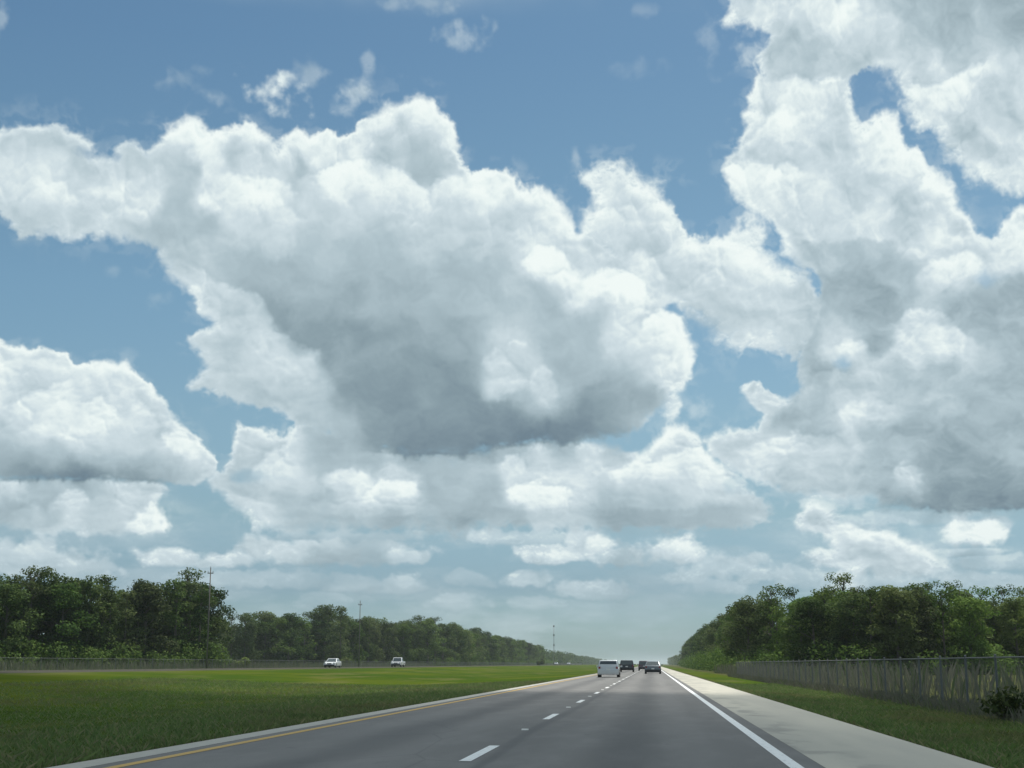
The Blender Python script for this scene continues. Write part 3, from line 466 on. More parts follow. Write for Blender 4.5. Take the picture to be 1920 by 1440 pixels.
# ------------------------------------------------------------------ materials
class Mat:
    def __init__(s, name, rough=.8, spec=.3):
        s.m = bpy.data.materials.new(name); s.m.use_nodes = True
        s.t = s.m.node_tree; s.t.nodes.clear()
        s.out = s.t.nodes.new('ShaderNodeOutputMaterial')
        s.p = s.t.nodes.new('ShaderNodeBsdfPrincipled')
        s.p.inputs['Roughness'].default_value = rough
        s.p.inputs['Specular IOR Level'].default_value = spec
        s.t.links.new(s.p.outputs[0], s.out.inputs[0])
    def n(s, t, **kw):
        n = s.t.nodes.new(t)
        for k, v in kw.items(): setattr(n, k, v)
        return n
    def put(s, sock, v):
        if hasattr(v, 'is_linked'): s.t.links.new(v, sock)
        else: sock.default_value = v
    def math(s, op, a, b=0.0, clamp=False):
        n = s.n('ShaderNodeMath', operation=op, use_clamp=clamp)
        s.put(n.inputs[0], a); s.put(n.inputs[1], b)
        return n.outputs[0]
    def coord(s, scale=(1, 1, 1), rot=(0, 0, 0), which='Object'):
        c = s.n('ShaderNodeTexCoord'); m = s.n('ShaderNodeMapping')
        m.inputs['Scale'].default_value = scale; m.inputs['Rotation'].default_value = rot
        s.t.links.new(c.outputs[which], m.inputs[0])
        return m.outputs[0]
    def noise(s, vec, scale, detail=4, rough=.55, dist=0):
        n = s.n('ShaderNodeTexNoise')
        s.t.links.new(vec, n.inputs['Vector'])
        n.inputs['Scale'].default_value = scale; n.inputs['Detail'].default_value = detail
        n.inputs['Roughness'].default_value = rough; n.inputs['Distortion'].default_value = dist
        return n.outputs['Fac']
    def ramp(s, fac, stops):
        n = s.n('ShaderNodeValToRGB'); e = n.color_ramp.elements
        while len(e) < len(stops): e.new(.5)
        for q, (p, c) in zip(e, stops):
            q.position = p; q.color = c if len(c) == 4 else (*c, 1)
        s.put(n.inputs[0], fac)
        return n.outputs[0]
    def step(s, v, a, b):
        n = s.n('ShaderNodeMapRange', interpolation_type='SMOOTHSTEP')
        s.put(n.inputs[0], v); n.inputs[1].default_value = a; n.inputs[2].default_value = b
        n.inputs[3].default_value = 0; n.inputs[4].default_value = 1
        return n.outputs[0]
    def mix(s, f, a, b, blend='MIX'):
        n = s.n('ShaderNodeMix', data_type='RGBA', blend_type=blend)
        s.put(n.inputs[0], f)
        for i, v in ((6, a), (7, b)):
            if isinstance(v, tuple) and len(v) == 3: v = (*v, 1)
            s.put(n.inputs[i], v)
        return n.outputs[2]
    def base(s, v):
        if isinstance(v, tuple) and len(v) == 3: v = (*v, 1)
        s.put(s.p.inputs['Base Color'], v)
    def bump(s, h, strength=.4, dist=.02):
        b = s.n('ShaderNodeBump'); b.inputs['Strength'].default_value = strength; b.inputs['Distance'].default_value = dist
        s.t.links.new(h, b.inputs['Height']); s.t.links.new(b.outputs[0], s.p.inputs['Normal'])

def plain(name, col, rough=.6, metal=0, spec=.4, grain=.12, scale=20):
    m = Mat(name, rough, spec)
    m.p.inputs['Metallic'].default_value = metal
    f = m.noise(m.coord(), scale, 3)
    m.base(m.mix(f, tuple(c*(1-grain) for c in col), tuple(min(1, c*(1+grain)) for c in col)))
    return m.m

# asphalt: wheel tracks, oil strip down each lane, tar seams, patches
def asphalt(name, dark, lightc):
    m = Mat(name, .82, .35)
    v = m.coord()
    big = m.noise(m.coord((.25, .03, 1)), 1.0, 4)
    grain = m.noise(v, 60, 3, .7)
    mott = m.noise(m.coord((1, .25, 1)), 1.6, 5, .6)
    c = m.mix(m.step(big, .3, .7), dark, lightc)
    c = m.mix(m.math('MULTIPLY', m.step(mott, .42, .72), .45), c, tuple(x*1.35 for x in lightc))
    sx = m.n('ShaderNodeSeparateXYZ'); m.t.links.new(v, sx.inputs[0])
    wob = m.math('ADD', sx.outputs[0], m.math('MULTIPLY', m.math('SUBTRACT', m.noise(m.coord((1, .06, 1)), 1.2, 3), .5), .5))
    for lane in (-.34, -3.94):
        d = m.math('ABSOLUTE', m.math('SUBTRACT', wob, lane))
        c = m.mix(m.math('MULTIPLY', m.step(d, .6, .05), .5), c, (.055, .057, .058))
        for s_ in (-.85, .85):
            d2 = m.math('ABSOLUTE', m.math('SUBTRACT', wob, lane+s_))
            c = m.mix(m.math('MULTIPLY', m.step(d2, .45, .05), .22), c, tuple(x*1.5 for x in lightc))
    ck = m.n('ShaderNodeTexVoronoi', feature='DISTANCE_TO_EDGE')
    m.t.links.new(m.coord((.55, .16, 1)), ck.inputs['Vector']); ck.inputs['Scale'].default_value = 1.0
    c = m.mix(m.math('MULTIPLY', m.math('MULTIPLY', m.step(ck.outputs['Distance'], .012, .002), m.step(big, .5, .65)), .3), c, (.045, .046, .048))
    spots = m.noise(m.coord((2.2, 1.1, 1)), 1.0, 2)
    c = m.mix(m.math('MULTIPLY', m.step(spots, .68, .76), .4), c, (.05, .05, .052))
    # tar seam beside the lane line
    d = m.math('ABSOLUTE', m.math('SUBTRACT', wob, -1.93))
    c = m.mix(m.math('MULTIPLY', m.step(d, .16, .02), .5), c, (.05, .052, .055))
    c = m.mix(m.math('MULTIPLY', m.step(grain, .35, .75), .25), c, tuple(x*1.6 for x in lightc))
    c = m.mix(m.math('MULTIPLY', m.step(grain, .62, .3), .25), c, (.05, .05, .05))
    m.base(c)
    m.bump(grain, .35, .006)
    return m.m

def shoulder_mat():
    m = Mat('pale shoulder asphalt', .88, .25)
    v = m.coord()
    c = m.mix(m.step(m.noise(m.coord((.5, .05, 1)), 1.2, 5), .3, .7), (.385, .37, .315), (.49, .465, .385))
    grain = m.noise(v, 70, 3, .7)
    c = m.mix(m.math('MULTIPLY', m.step(grain, .5, .8), .3), c, (.5, .49, .45))
    # tyre smears dragged in from the lane
    sx = m.n('ShaderNodeSeparateXYZ'); m.t.links.new(v, sx.inputs[0])
    near_edge = m.step(sx.outputs[0], 2.75, 2.0)
    sm = m.noise(m.coord((1.5, .55, 1), (0, 0, .35)), .9, 4, .5, .4)
    c = m.mix(m.math('MULTIPLY', m.math('MULTIPLY', m.step(sm, .49, .62), near_edge), .45), c, (.17, .17, .16))
    m.base(c)
    m.bump(grain, .3, .006)
    return m.m

def paint(name, col, worn):
    m = Mat(name, .7, .3)
    f = m.noise(m.coord((1, .4, 1)), 14, 5, .7)
    g = m.noise(m.coord(), 90, 2)
    c = m.mix(m.step(f, .50, .78), col, worn)
    c = m.mix(m.math('MULTIPLY', m.step(g, .5, .8), .25), c, worn)
    m.base(c)
    return m.m

def grass_ground():
    m = Mat('grass and soil', 1.0, 0.0)
    v = m.coord()
    n1 = m.noise(m.coord((.05, .05, 1)), 1.0, 5, .6)
    n2 = m.noise(m.coord((.5, .5, 1)), 1.0, 5, .65)
    n3 = m.noise(v, 9, 4, .7)
    c = m.ramp(n2, [(.25, (.030, .056, .010)), (.5, (.043, .078, .011)), (.75, (.064, .096, .014))])
    c = m.mix(m.math('MULTIPLY', m.step(n1, .42, .62), .8), c, (.078, .100, .012))
    c = m.mix(m.math('MULTIPLY', m.step(n3, .52, .75), .6), c, (.035, .06, .014))
    dry = m.noise(m.coord((.12, .03, 1)), 1.7, 5, .65)
    c = m.mix(m.math('MULTIPLY', m.step(dry, .50, .68), .6), c, (.12, .115, .045))
    # bare dirt along the pavement edges
    sx = m.n('ShaderNodeSeparateXYZ'); m.t.links.new(v, sx.inputs[0])
    wob = m.math('MULTIPLY', m.math('SUBTRACT', m.noise(m.coord((.6, .6, 1)), 1.5, 5, .7), .5), .9)
    xr = m.math('ADD', sx.outputs[0], wob)
    edge = m.math('MULTIPLY', m.step(xr, -7.25, -6.7), m.step(xr, 4.25, 3.75))
    c = m.mix(m.math('MULTIPLY', edge, .8), c, (.062, .055, .038))
    # the verge turns to rough weeds beyond the near fence
    rough = m.math('MULTIPLY', m.step(xr, 6.9, 7.6), 1.0)
    c = m.mix(m.math('MULTIPLY', rough, .65), c, (.085, .08, .042))
    m.base(c)
    m.bump(n3, .6, .05)
    return m.m

def foliage(name, a, b, c_, trans=.32, dry=None):
    m = Mat(name, .85, .10)
    g = m.n('ShaderNodeNewGeometry'); oi = m.n('ShaderNodeObjectInfo')
    base = m.ramp(g.outputs['Random Per Island'], [(0, a), (.55, b), (1, c_)])
    if dry:
        d1 = m.noise(m.coord((.22, .10, 1)), 1.0, 5, .62)
        base = m.mix(m.math('MULTIPLY', m.step(d1, .48, .66), .75), base, dry)
        d2 = m.noise(m.coord((.9, .5, 1)), 1.0, 4, .6)
        base = m.mix(m.math('MULTIPLY', m.step(d2, .52, .70), .5), base, tuple(x*.45 for x in a))
    hv = m.n('ShaderNodeHueSaturation')
    m.put(hv.inputs['Hue'], m.math('ADD', m.math('MULTIPLY', oi.outputs['Random'], .035), .4825))
    m.put(hv.inputs['Saturation'], m.math('ADD', m.math('MULTIPLY', oi.outputs['Random'], .25), .85))
    rnd = m.math('FRACT', m.math('MULTIPLY', oi.outputs['Random'], 7.31))
    m.put(hv.inputs['Value'], m.math('ADD', m.math('MULTIPLY', rnd, .7), .68))
    m.t.links.new(base, hv.inputs['Color'])
    m.base(hv.outputs[0])
    tr = m.n('ShaderNodeBsdfTranslucent'); m.t.links.new(hv.outputs[0], tr.inputs[0])
    mx = m.n('ShaderNodeMixShader'); mx.inputs[0].default_value = trans
    m.t.links.new(m.p.outputs[0], mx.inputs[1]); m.t.links.new(tr.outputs[0], mx.inputs[2])
    m.t.links.new(mx.outputs[0], m.out.inputs[0])
    return m.m

def glass_mat(name, tint=(.06, .075, .08)):
    m = Mat(name, .06, .7)
    m.base(tint)
    return m.m

MAT = {
    'asphalt': asphalt('worn grey asphalt', (.114, .111, .105), (.160, .156, .147)),
    'asphalt_far': plain('oncoming asphalt', (.075, .072, .06), 1.0, 0, 0.0, grain=.2, scale=.6),
    'shoulder': shoulder_mat(),
    'strip': plain('pale paved edge', (.38, .37, .325), .9, grain=.15, scale=4),
    'white': paint('white road paint', (.78, .79, .77), (.42, .42, .41)),
    'yellow': paint('yellow road paint', (.50, .32, .085), (.30, .24, .13)),
    'ground': grass_ground(),
    'blade': foliage('grass blades', (.10, .155, .05), (.145, .205, .066), (.24, .22, .12), .45, (.17, .15, .075)),
    'weed': foliage('dry weeds', (.125, .125, .085), (.165, .16, .12), (.09, .13, .045), .3),
    'leaf': foliage('broad leaves', (.062, .106, .024), (.094, .144, .033), (.138, .188, .048)),
    'leaf_dark': foliage('dark leaves', (.044, .076, .021), (.064, .100, .027), (.10, .138, .038)),
    'leaf_light': foliage('pale leaves', (.09, .135, .032), (.125, .17, .042), (.16, .205, .06)),
    'bark': plain('grey bark', (.12, .105, .085), .95, grain=.35, scale=6),
    'steel': plain('galvanised steel', (.36, .37, .37), .55, .7, grain=.1),
    'wire': plain('dull weathered wire', (.17, .175, .17), .85, 0, .15, grain=.2),
    'wood': plain('weathered pole wood', (.14, .128, .112), .9, grain=.25, scale=3),
    'tyre': plain('tyre rubber', (.018, .018, .019), .85),
    'rim': plain('alloy rim', (.45, .46, .47), .35, .8),
    'trim': plain('black trim', (.02, .02, .022), .6),
    'glass': glass_mat('tinted glass'),
    'lamp_red': plain('red lamp lens', (.22, .03, .03), .2),
    'lamp_white': plain('clear lamp lens', (.75, .76, .76), .15),
    'plate': plain('number plate', (.7, .7, .66), .5),
    'reflector': plain('reflector plastic', (.62, .62, .58), .4),
}
def car_paint(name, col, metal=.3):
    m = Mat(name, .32, .5)
    m.p.inputs['Metallic'].default_value = metal
    m.p.inputs['Coat Weight'].default_value = .6
    m.p.inputs['Coat Roughness'].default_value = .08
    f = m.noise(m.coord(), 2.5, 4)
    m.base(m.mix(f, tuple(c*.93 for c in col), col))
    return m.m

# ------------------------------------------------------------------ ground
def smooth01(a, b, v):
    t = min(1, max(0, (v-a)/(b-a))); return t*t*(3-2*t)
def gz(x, y=0):
    """height of the ground"""
    if x < -6.4:
        z = -.03-.30*smooth01(-6.4, -16, x)+.78*smooth01(-16, -45, x)
        return z
    if x > 3.6:
        return -.03-.10*smooth01(3.6, 5.5, x)+.10*smooth01(5.5, 8, x)
    return -.03
xs = [-6000, -2500, -1000, -400, -200, -120, -90, -75, -64, -58, -54, -50, -46, -44, -42, -39, -36, -33, -30, -27, -24, -21, -18, -16, -14, -12, -10,
      -8.5, -7.5, -6.9, -6.45, -3, 0, 3.55, 3.9, 4.4, 5, 5.6, 6.2, 7, 8, 10, 14, 20, 30, 60, 120, 250, 600, 1500, 6000]
ys = [-60, -20, 0, 10, 20, 30, 40, 50, 60, 80, 100, 130, 170, 220, 300, 400, 550, 800, 1200, 2000, 3500, 6000, 9000]
V = []; F = []
rg = random.Random(5)
for j, y in enumerate(ys):
    for x in xs:
        dz = 0
        if (x < -9 and x > -44) or x > 9: dz = rg.uniform(-.06, .06)
        V.append((x, y, gz(x)+dz))
nx = len(xs)
for j in range(len(ys)-1):
    for i in range(nx-1):
        a = j*nx+i
        F.append((a, a+1, a+nx+1, a+nx))
tag(mesh_obj('ground', V, F, MAT['ground'], smooth=True), kind='structure')

def strip(name, x0, x1, y0, y1, z, mat, parent=None, zz=None, seg=1):
    V = []; F = []
    for k in range(seg+1):
        y = y0+(y1-y0)*k/seg
        V += [(x0, y, z), (x1, y, z)]
    for k in range(seg): F.append((2*k, 2*k+1, 2*k+3, 2*k+2))
    return mesh_obj(name, V, F, mat, parent)

X_W, X_D, X_Y = 1.50, -2.14, -5.73          # white edge line, lane line, yellow edge line
road = tag(strip('road', -6.02, 1.80, -30, 8500, 0, MAT['asphalt']), kind='structure')
tag(strip('shoulder', 1.80, 3.58, -30, 8500, .002, MAT['shoulder']), kind='structure')
tag(strip('paved_edge', -6.42, -6.02, -30, 8500, .002, MAT['strip']), kind='structure')
# kerb-like drop of the pavement into the verge
for nm, x, s_ in (('pavement_edge', 3.58, 1), ('pavement_edge', -6.42, -1)):
    tag(mesh_obj(nm, [(x, -30, .002), (x, 8500, .002), (x+s_*.06, 8500, -.12), (x+s_*.06, -30, -.12)], [(0, 1, 2, 3)], MAT['strip']), kind='structure')
tag(strip('edge_line', X_W-.075, X_W+.075, -30, 4000, .004, MAT['white'], seg=40), kind='structure')
tag(strip('yellow_line', X_Y-.075, X_Y+.075, -30, 4000, .004, MAT['yellow'], seg=40), kind='structure')
DASH0 = 16.1
for k in range(-2, 75):
    y = DASH0+12.19*k
    m_ = strip('lane_dash', X_D-.07, X_D+.07, y, y+3.05, .004, MAT['white'])
    tag(m_, kind='structure')
# raised reflectors between the dashes
refl = None
for k in range(0, 9):
    y = DASH0+12.19*k+7.6
    if refl is None:
        b = bmesh.new(); bmesh.ops.create_cube(b, size=1)
        for v in b.verts:
            v.co = Vector((v.co.x*.11, v.co.y*(.10 if v.co.z < 0 else .05), (v.co.z+.5)*.022))
        me = bpy.data.meshes.new('road_reflector'); b.to_mesh(me); b.free()
        me.materials.append(MAT['reflector'])
        refl = new_obj('road_reflector', me); o = refl
    else:
        o = refl.copy(); link(o)
    o.location = (X_D, y, .001)
    tag(o, 'small pale reflector stud set between two white lane dashes', 'road stud', 'reflector studs along the lane line')

# oncoming carriageway beyond the median
def draped(name, x0, x1, y0, y1, mat, dz):
    V = [(x0, y0, gz(x0)+dz), (x1, y0, gz(x1)+dz), (x1, y1, gz(x1)+dz), (x0, y1, gz(x0)+dz)]
    return mesh_obj(name, V, [(0, 1, 2, 3)], mat)
tag(mesh_obj('oncoming_road', [(-54.5, -60, .53), (-45.2, -60, .53), (-45.2, 8500, .53), (-54.5, 8500, .53), (-56, -60, .38), (-43.6, -60, .3), (-43.6, 8500, .3), (-56, 8500, .38)],
                [(0, 1, 2, 3), (1, 5, 6, 2), (4, 0, 3, 7)], MAT['asphalt_far']), kind='structure')

# ------------------------------------------------------------------ the cloud that shades the road (overhead, above the frame)
def overhead_cloud():
    H = 620.0
    k = H/sun_dir.z
    off = Vector((sun_dir.x*k, sun_dir.y*k))
    # footprint of the shade on the ground
    foot = [(90, -160), (40, 10), (14, 50), (0, 58), (-12, 62), (-26, 72), (-38, 92), (-52, 112), (-75, 125), (-120, 128), (-230, 120), (-230, -60), (-120, -190)]
    cx = sum(p[0] for p in foot)/len(foot); cy = sum(p[1] for p in foot)/len(foot)
    nphi = 120
    V = []; F = []; T = []
    rnd = random.Random(3)
    ph = [rnd.uniform(0, 6.28) for _ in range(8)]
    n = len(foot)
    # resample the outline
    seg = [math.dist(foot[i], foot[(i+1) % n]) for i in range(n)]; tot = sum(seg)
    ring = []
    for q in range(nphi):
        s = tot*q/nphi; i = 0
        while s > seg[i]: s -= seg[i]; i += 1
        t = s/seg[i]; a, b = foot[i], foot[(i+1) % n]
        ring.append((a[0]+(b[0]-a[0])*t, a[1]+(b[1]-a[1])*t))
    radii = [1, .97, .93, .88, .82, .75, .6, .4, .2]
    for side in (-1, 1):
        for r in radii:
            if side == 1 and r == 1: continue
            for q, (x, y) in enumerate(ring):
                w = 1+.03*math.sin(q*2*math.pi/nphi*15+ph[0])+.02*math.sin(q*2*math.pi/nphi*29+ph[1])
                k_ = r*w
                puff = 5*math.sin(q*.7+r*9)+4*math.sin(q*1.9+r*17+ph[2])
                zz = math.sqrt(max(0, 1-r*r))*(12 if side < 0 else 95)*side+puff*(1-r)*(.4 if side < 0 else 2)
                V.append((cx+(x-cx)*k_+off.x, cy+(y-cy)*k_+off.y, H+zz)); T.append(max(0, min(1, (1-r)/.17)))
    nr = len(radii)
    def row(side, i): return i*nphi if side < 0 or i == 0 else (nr+i-1)*nphi
    for side in (-1, 1):
        for i in range(nr-1):
            for q in range(nphi):
                a0, a1 = row(side, i)+q, row(side, i)+(q+1) % nphi
                b0, b1 = row(side, i+1)+q, row(side, i+1)+(q+1) % nphi
                F.append((a0, b0, b1, a1) if side < 0 else (a0, a1, b1, b0))
        V.append((cx+off.x, cy+off.y, H+(-12 if side < 0 else 100))); T.append(1); c = len(V)-1
        for q in range(nphi):
            p0, p1 = row(side, nr-1)+q, row(side, nr-1)+(q+1) % nphi
            F.append((p0, c, p1) if side < 0 else (p0, p1, c))
    m = Mat('cloud water', 1, 0)
    d = m.n('ShaderNodeBsdfDiffuse'); d.inputs[0].default_value = (.9, .9, .9, 1)
    tl = m.n('ShaderNodeBsdfTranslucent'); tl.inputs[0].default_value = (.9, .9, .92, 1)
    tp = m.n('ShaderNodeBsdfTransparent')
    a = m.n('ShaderNodeMixShader'); a.inputs[0].default_value = .5
    m.t.links.new(d.outputs[0], a.inputs[1]); m.t.links.new(tl.outputs[0], a.inputs[2])
    b = m.n('ShaderNodeMixShader')
    f = m.noise(m.coord((.02, .02, .02)), 1.0, 5)
    at_ = m.n('ShaderNodeAttribute', attribute_name='thickness')
    dens = m.math('MULTIPLY', m.step(at_.outputs['Fac'], 0, 1), m.math('SUBTRACT', .72, m.math('MULTIPLY', f, .2)))
    m.put(b.inputs[0], m.math('SUBTRACT', 1.0, dens))
    m.t.links.new(a.outputs[0], b.inputs[1]); m.t.links.new(tp.outputs[0], b.inputs[2])
    m.t.links.new(b.outputs[0], m.out.inputs[0])
    o = mesh_obj('cloud', V, F, m.m, smooth=True)
    at = o.data.attributes.new('thickness', 'FLOAT', 'POINT'); at.data.foreach_set('value', T)
    tag(o, kind='structure')
overhead_cloud()

# ------------------------------------------------------------------ trees
def leaf_cloud(rng, clumps, per, size, flat=.75):
    """leaf-sized quads on and in a set of clumps (x, y, z, r)"""
    V = []; 
    for (cx, cy, cz, r) in clumps:
        n = max(6, int(per*r*r))
        d = rng.normal(size=(n, 3)); d /= np.linalg.norm(d, axis=1)[:, None]
        rad = r*(.45+.6*rng.random(n)**.6)
        pos = d*rad[:, None]*np.array([1, 1, flat])+np.array([cx, cy, cz])
        nor = d*.9+rng.normal(size=(n, 3))*.55+np.array([0, 0, .35]); nor /= np.linalg.norm(nor, axis=1)[:, None]
        t = np.cross(nor, rng.normal(size=(n, 3))); t /= np.linalg.norm(t, axis=1)[:, None]
        b = np.cross(nor, t)
        s = size*(.6+.8*rng.random(n))
        a, c = t*s[:, None]*.5, b*s[:, None]*.34
        q = np.stack([pos-a, pos+c*.9-a*.1, pos+a, pos-c*.9-a*.1], 1)
        V.append(q.reshape(-1, 3))
    V = np.concatenate(V)
    F = np.arange(len(V)).reshape(-1, 4)
    return V, F

def tree_meshes(seed, kind):
    rng = np.random.default_rng(seed); rnd = random.Random(seed)
    tb = MB(); clumps = []
    H = 10.0
    lean = (rnd.uniform(-.25, .25), rnd.uniform(-.25, .25))
    def at(t): return Vector((lean[0]*t*t, lean[1]*t*t, H*t))
    if kind == 'broad':
        top = .86
        for k in range(5): tb.tube(at(k/5*top), at((k+1)/5*top), .20*(1-k/6), .20*(1-(k+1)/6), 6, False)
        for k in range(58):
            t = rnd.uniform(.05, 1.0)
            w = 2.5*math.sin(math.pi*min(1, (t-.02)/1.04)**.8)**.7+.25
            a = rnd.uniform(0, 6.283); q = w*rnd.uniform(.35, 1.0)
            p = at(t*.95)+Vector((math.cos(a)*q, math.sin(a)*q, 0))
            clumps.append((p.x, p.y, p.z, rnd.uniform(.6, 1.15)))
            if k % 3 == 0: tb.tube(at(max(.12, t-.16)), p, .06, .02, 4, False)
        per, size = 150, .27
    elif kind == 'tall':
        top = .97
        for k in range(6): tb.tube(at(k/6*top), at((k+1)/6*top), .17*(1-k/6.6), .17*(1-(k+1)/6.6), 6, False)
        for k in range(40):
            t = rnd.uniform(.08, 1.0)
            w = 1.7*(1-.55*t)+.25
            a = rnd.uniform(0, 6.283); q = w*rnd.uniform(.2, 1.0)
            p = at(t*.97)+Vector((math.cos(a)*q, math.sin(a)*q, 0))
            clumps.append((p.x, p.y, p.z, rnd.uniform(.45, .85)))
            if k % 2 == 0: tb.tube(at(t*.97-.03), p, .045, .015, 4, False)
        per, size = 180, .25
    elif kind == 'open':                       # sparse flat-topped crown that lets the sky through
        top = .95
        for k in range(6): tb.tube(at(k/6*top), at((k+1)/6*top), .15*(1-k/7), .15*(1-(k+1)/7), 6, False)
        for k in range(30):
            t = rnd.uniform(.5, 1.0) if k < 22 else rnd.uniform(.2, .5)
            a = rnd.uniform(0, 6.283); q = rnd.uniform(.1, 1.9)*(1.25-.5*t)
            p = at(t)+Vector((math.cos(a)*q, math.sin(a)*q, 0))
            clumps.append((p.x, p.y, p.z, rnd.uniform(.35, .75)))
            tb.tube(at(t-.08), p, .05, .015, 4, False)
        per, size = 150, .22
    V, F = leaf_cloud(rng, clumps, per, size)
    return V, F, tb

TREES = {}
for kind, seeds in (('broad', (1, 2, 3, 4, 5)), ('tall', (11, 12, 13)), ('open', (21, 22))):
    for sname in ('leaf', 'leaf_dark', 'leaf_light'):
        TREES[kind, sname] = []
    for s in seeds:
        V, F, tb = tree_meshes(s, kind)
        tm = bpy.data.meshes.new('trunk'); tm.from_pydata(tb.v, [], tb.f); tm.update(); tm.materials.append(MAT['bark'])
        for sname in ('leaf', 'leaf_dark', 'leaf_light'):
            cm = mesh_fast('crown', V, F, MAT[sname])
            TREES[kind, sname].append((cm, tm))
trnd = random.Random(77)
def tree(x, y, h, kind, leaf, label, group=None, w=1.0, name='tree', rot=None):
    cm, tm = trnd.choice(TREES[kind, leaf])
    e = empty(name, (x, y, gz(x)-.05), trnd.uniform(0, 6.28) if rot is None else rot, label, 'tree', group)
    s = h/10.0
    e.scale = (s*w, s*w, s)
    new_obj('trunk', tm, e); new_obj('crown', cm, e)
    return e

def along(pts, t):
    L = [math.dist(pts[i], pts[i+1]) for i in range(len(pts)-1)]
    d = t*sum(L)
    for i, l in enumerate(L):
        if d <= l or i == len(L)-1:
            k = d/l; a, b = pts[i], pts[i+1]
            return a[0]+(b[0]-a[0])*k, a[1]+(b[1]-a[1])*k, (b[0]-a[0])/l, (b[1]-a[1])/l
        d -= l
def landmark(u, label):
    if label == LA: return ', by the closest pole' if u > 300 else ', outer end' if u < 90 else ', amid it'
    if label == LB: return (' before the second pole' if u < 660 else ' between second pole and white pickup' if u < 760 else
                            ' past the white pickup' if u < 930 else ' near the tall mast')
    if label == LC: return ', beside the tallest tree' if 1500 < u < 1640 else ', near the palm' if u > 1800 else ', road end' if u < 1440 else ', amid it'
    return ', nearer half' if u > 1290 else ', farther half'
def wood(edge, n_front, rows, h0, h1, group, label, kinds, leaves, depth=3.4, side=1, jitter=1.3):
    for r in range(rows):
        n = n_front
        for k in range(n):
            t = (k+.5*(r % 2)+trnd.uniform(-.3, .3))/n
            t = min(1, max(0, t))
            x, y, dx, dy = along(edge, t)
            o = depth*r+trnd.uniform(-jitter, jitter)
            h = (h0+(h1-h0)*t)*trnd.uniform(.90, 1.03)*(1-.10*(r == 0)*trnd.random())
            kd, lf = trnd.choice(kinds), trnd.choice(leaves)
            if kd == 'open': h *= 1.04
            xx, yy = x-dy*o*side, y+dx*o*side
            lb = {'leaf': 'mid green', 'leaf_dark': 'dark green', 'leaf_light': 'pale green'}[lf]+{'broad': ' broad tree', 'tall': ' narrow tree', 'open': ' loose tree'}[kd]
            lb += (' fronting the ' if rows > 1 and r == 0 else ' inside the ' if rows > 1 else ' of the ')+label+landmark(1224+2600*xx/yy, label)
            tree(xx, yy, h, kd, lf, lb, group, trnd.uniform(1.05, 1.4))
LA = 'tall dark far wood'
# near block of the far wood
wood([(-92, 160), (-82, 176), (-73, 192), (-64.5, 206)], 13, 3, 11.9, 13.0, 'trees of the near block of the far wood', LA,
     ['broad', 'broad', 'tall', 'tall', 'open'], ['leaf_dark', 'leaf', 'leaf_dark'], side=1)
LB = 'low far wood'
wood([(-112, 352), (-100, 372), (-84, 420), (-70, 470)], 22, 2, 14.0, 15.6, 'trees of the wood behind the oncoming carriageway', LB,
     ['broad', 'broad', 'tall', 'open'], ['leaf_dark', 'leaf', 'leaf'], side=1, depth=4)
wood([(-70, 476), (-71, 560), (-72, 700), (-72, 900)], 50, 1, 15.4, 13.2, 'trees of the wood behind the oncoming carriageway', LB,
     ['broad', 'broad', 'tall'], ['leaf_dark', 'leaf', 'leaf'], side=1, depth=5)
LC = 'sunlit wood behind the near fence'
edge_r = [(74, 196), (58, 182), (40, 160), (26, 148), (17, 158), (11.8, 182)]
wood(edge_r, 25, 3, 8.7, 9.9, 'trees of the wood behind the near fence', LC,
     ['broad', 'broad', 'tall', 'broad', 'open'], ['leaf', 'leaf_light', 'leaf', 'leaf_dark'], side=-1)
LD = 'wood edge receding along the shoulder side'
wood([(12.6, 190), (13.5, 240), (14.5, 330), (16, 480), (18, 700)], 70, 1, 10.4, 12.8, 'trees of the wood edge along the roadside', LD,
     ['broad', 'broad', 'tall'], ['leaf', 'leaf_dark', 'leaf'], side=-1)
# trees one can single out
def px_ground(u, d):
    return (u-1224)/2600*d
tree(px_ground(1568, 164), 164, 11.2, 'open', 'leaf', 'tallest loose-topped tree standing above the sunlit wood behind the near fence', w=1.25, name='emergent_tree', rot=1.0)
tree(px_ground(1722, 178), 178, 10.9, 'open', 'leaf', 'twin-topped loose tree, the one closer to the tallest, above the sunlit wood', w=1.0, name='emergent_tree', rot=2.0)
tree(px_ground(1764, 178), 178, 11.0, 'open', 'leaf_dark', 'twin-topped loose tree, the one closer to the palm, above the sunlit wood', w=1.0, name='emergent_tree', rot=4.0)
tree(px_ground(1895, 185), 185, 10.7, 'open', 'leaf', 'loose-topped tree rising straight above the cabbage palm', w=1.0, name='emergent_tree', rot=5.0)
tree(px_ground(578, 372), 392, 17.4, 'broad', 'leaf_dark', 'dark emergent tree rising from the far wood above the first white car', w=1.1, name='emergent_tree', rot=0)
tree(px_ground(642, 385), 385, 16.6, 'tall', 'leaf_dark', 'small dark top just left of the second utility pole in the far wood', w=1.2, name='emergent_tree', rot=2)
tree(px_ground(45, 186), 186, 13.6, 'open', 'leaf_dark', 'loose-topped tree at the outer end of the tall dark wood', w=1.2, name='emergent_tree', rot=2.5)
tree(px_ground(345, 208), 208, 14.5, 'open', 'leaf_dark', 'loose-topped tree just before the first utility pole at the dark wood', w=1.2, name='emergent_tree', rot=.5)

tree(px_ground(386, 209), 209, 12.9, 'broad', 'leaf_dark', 'last broad tree at the step where the tall dark wood ends', w=1.05, rot=1.2)

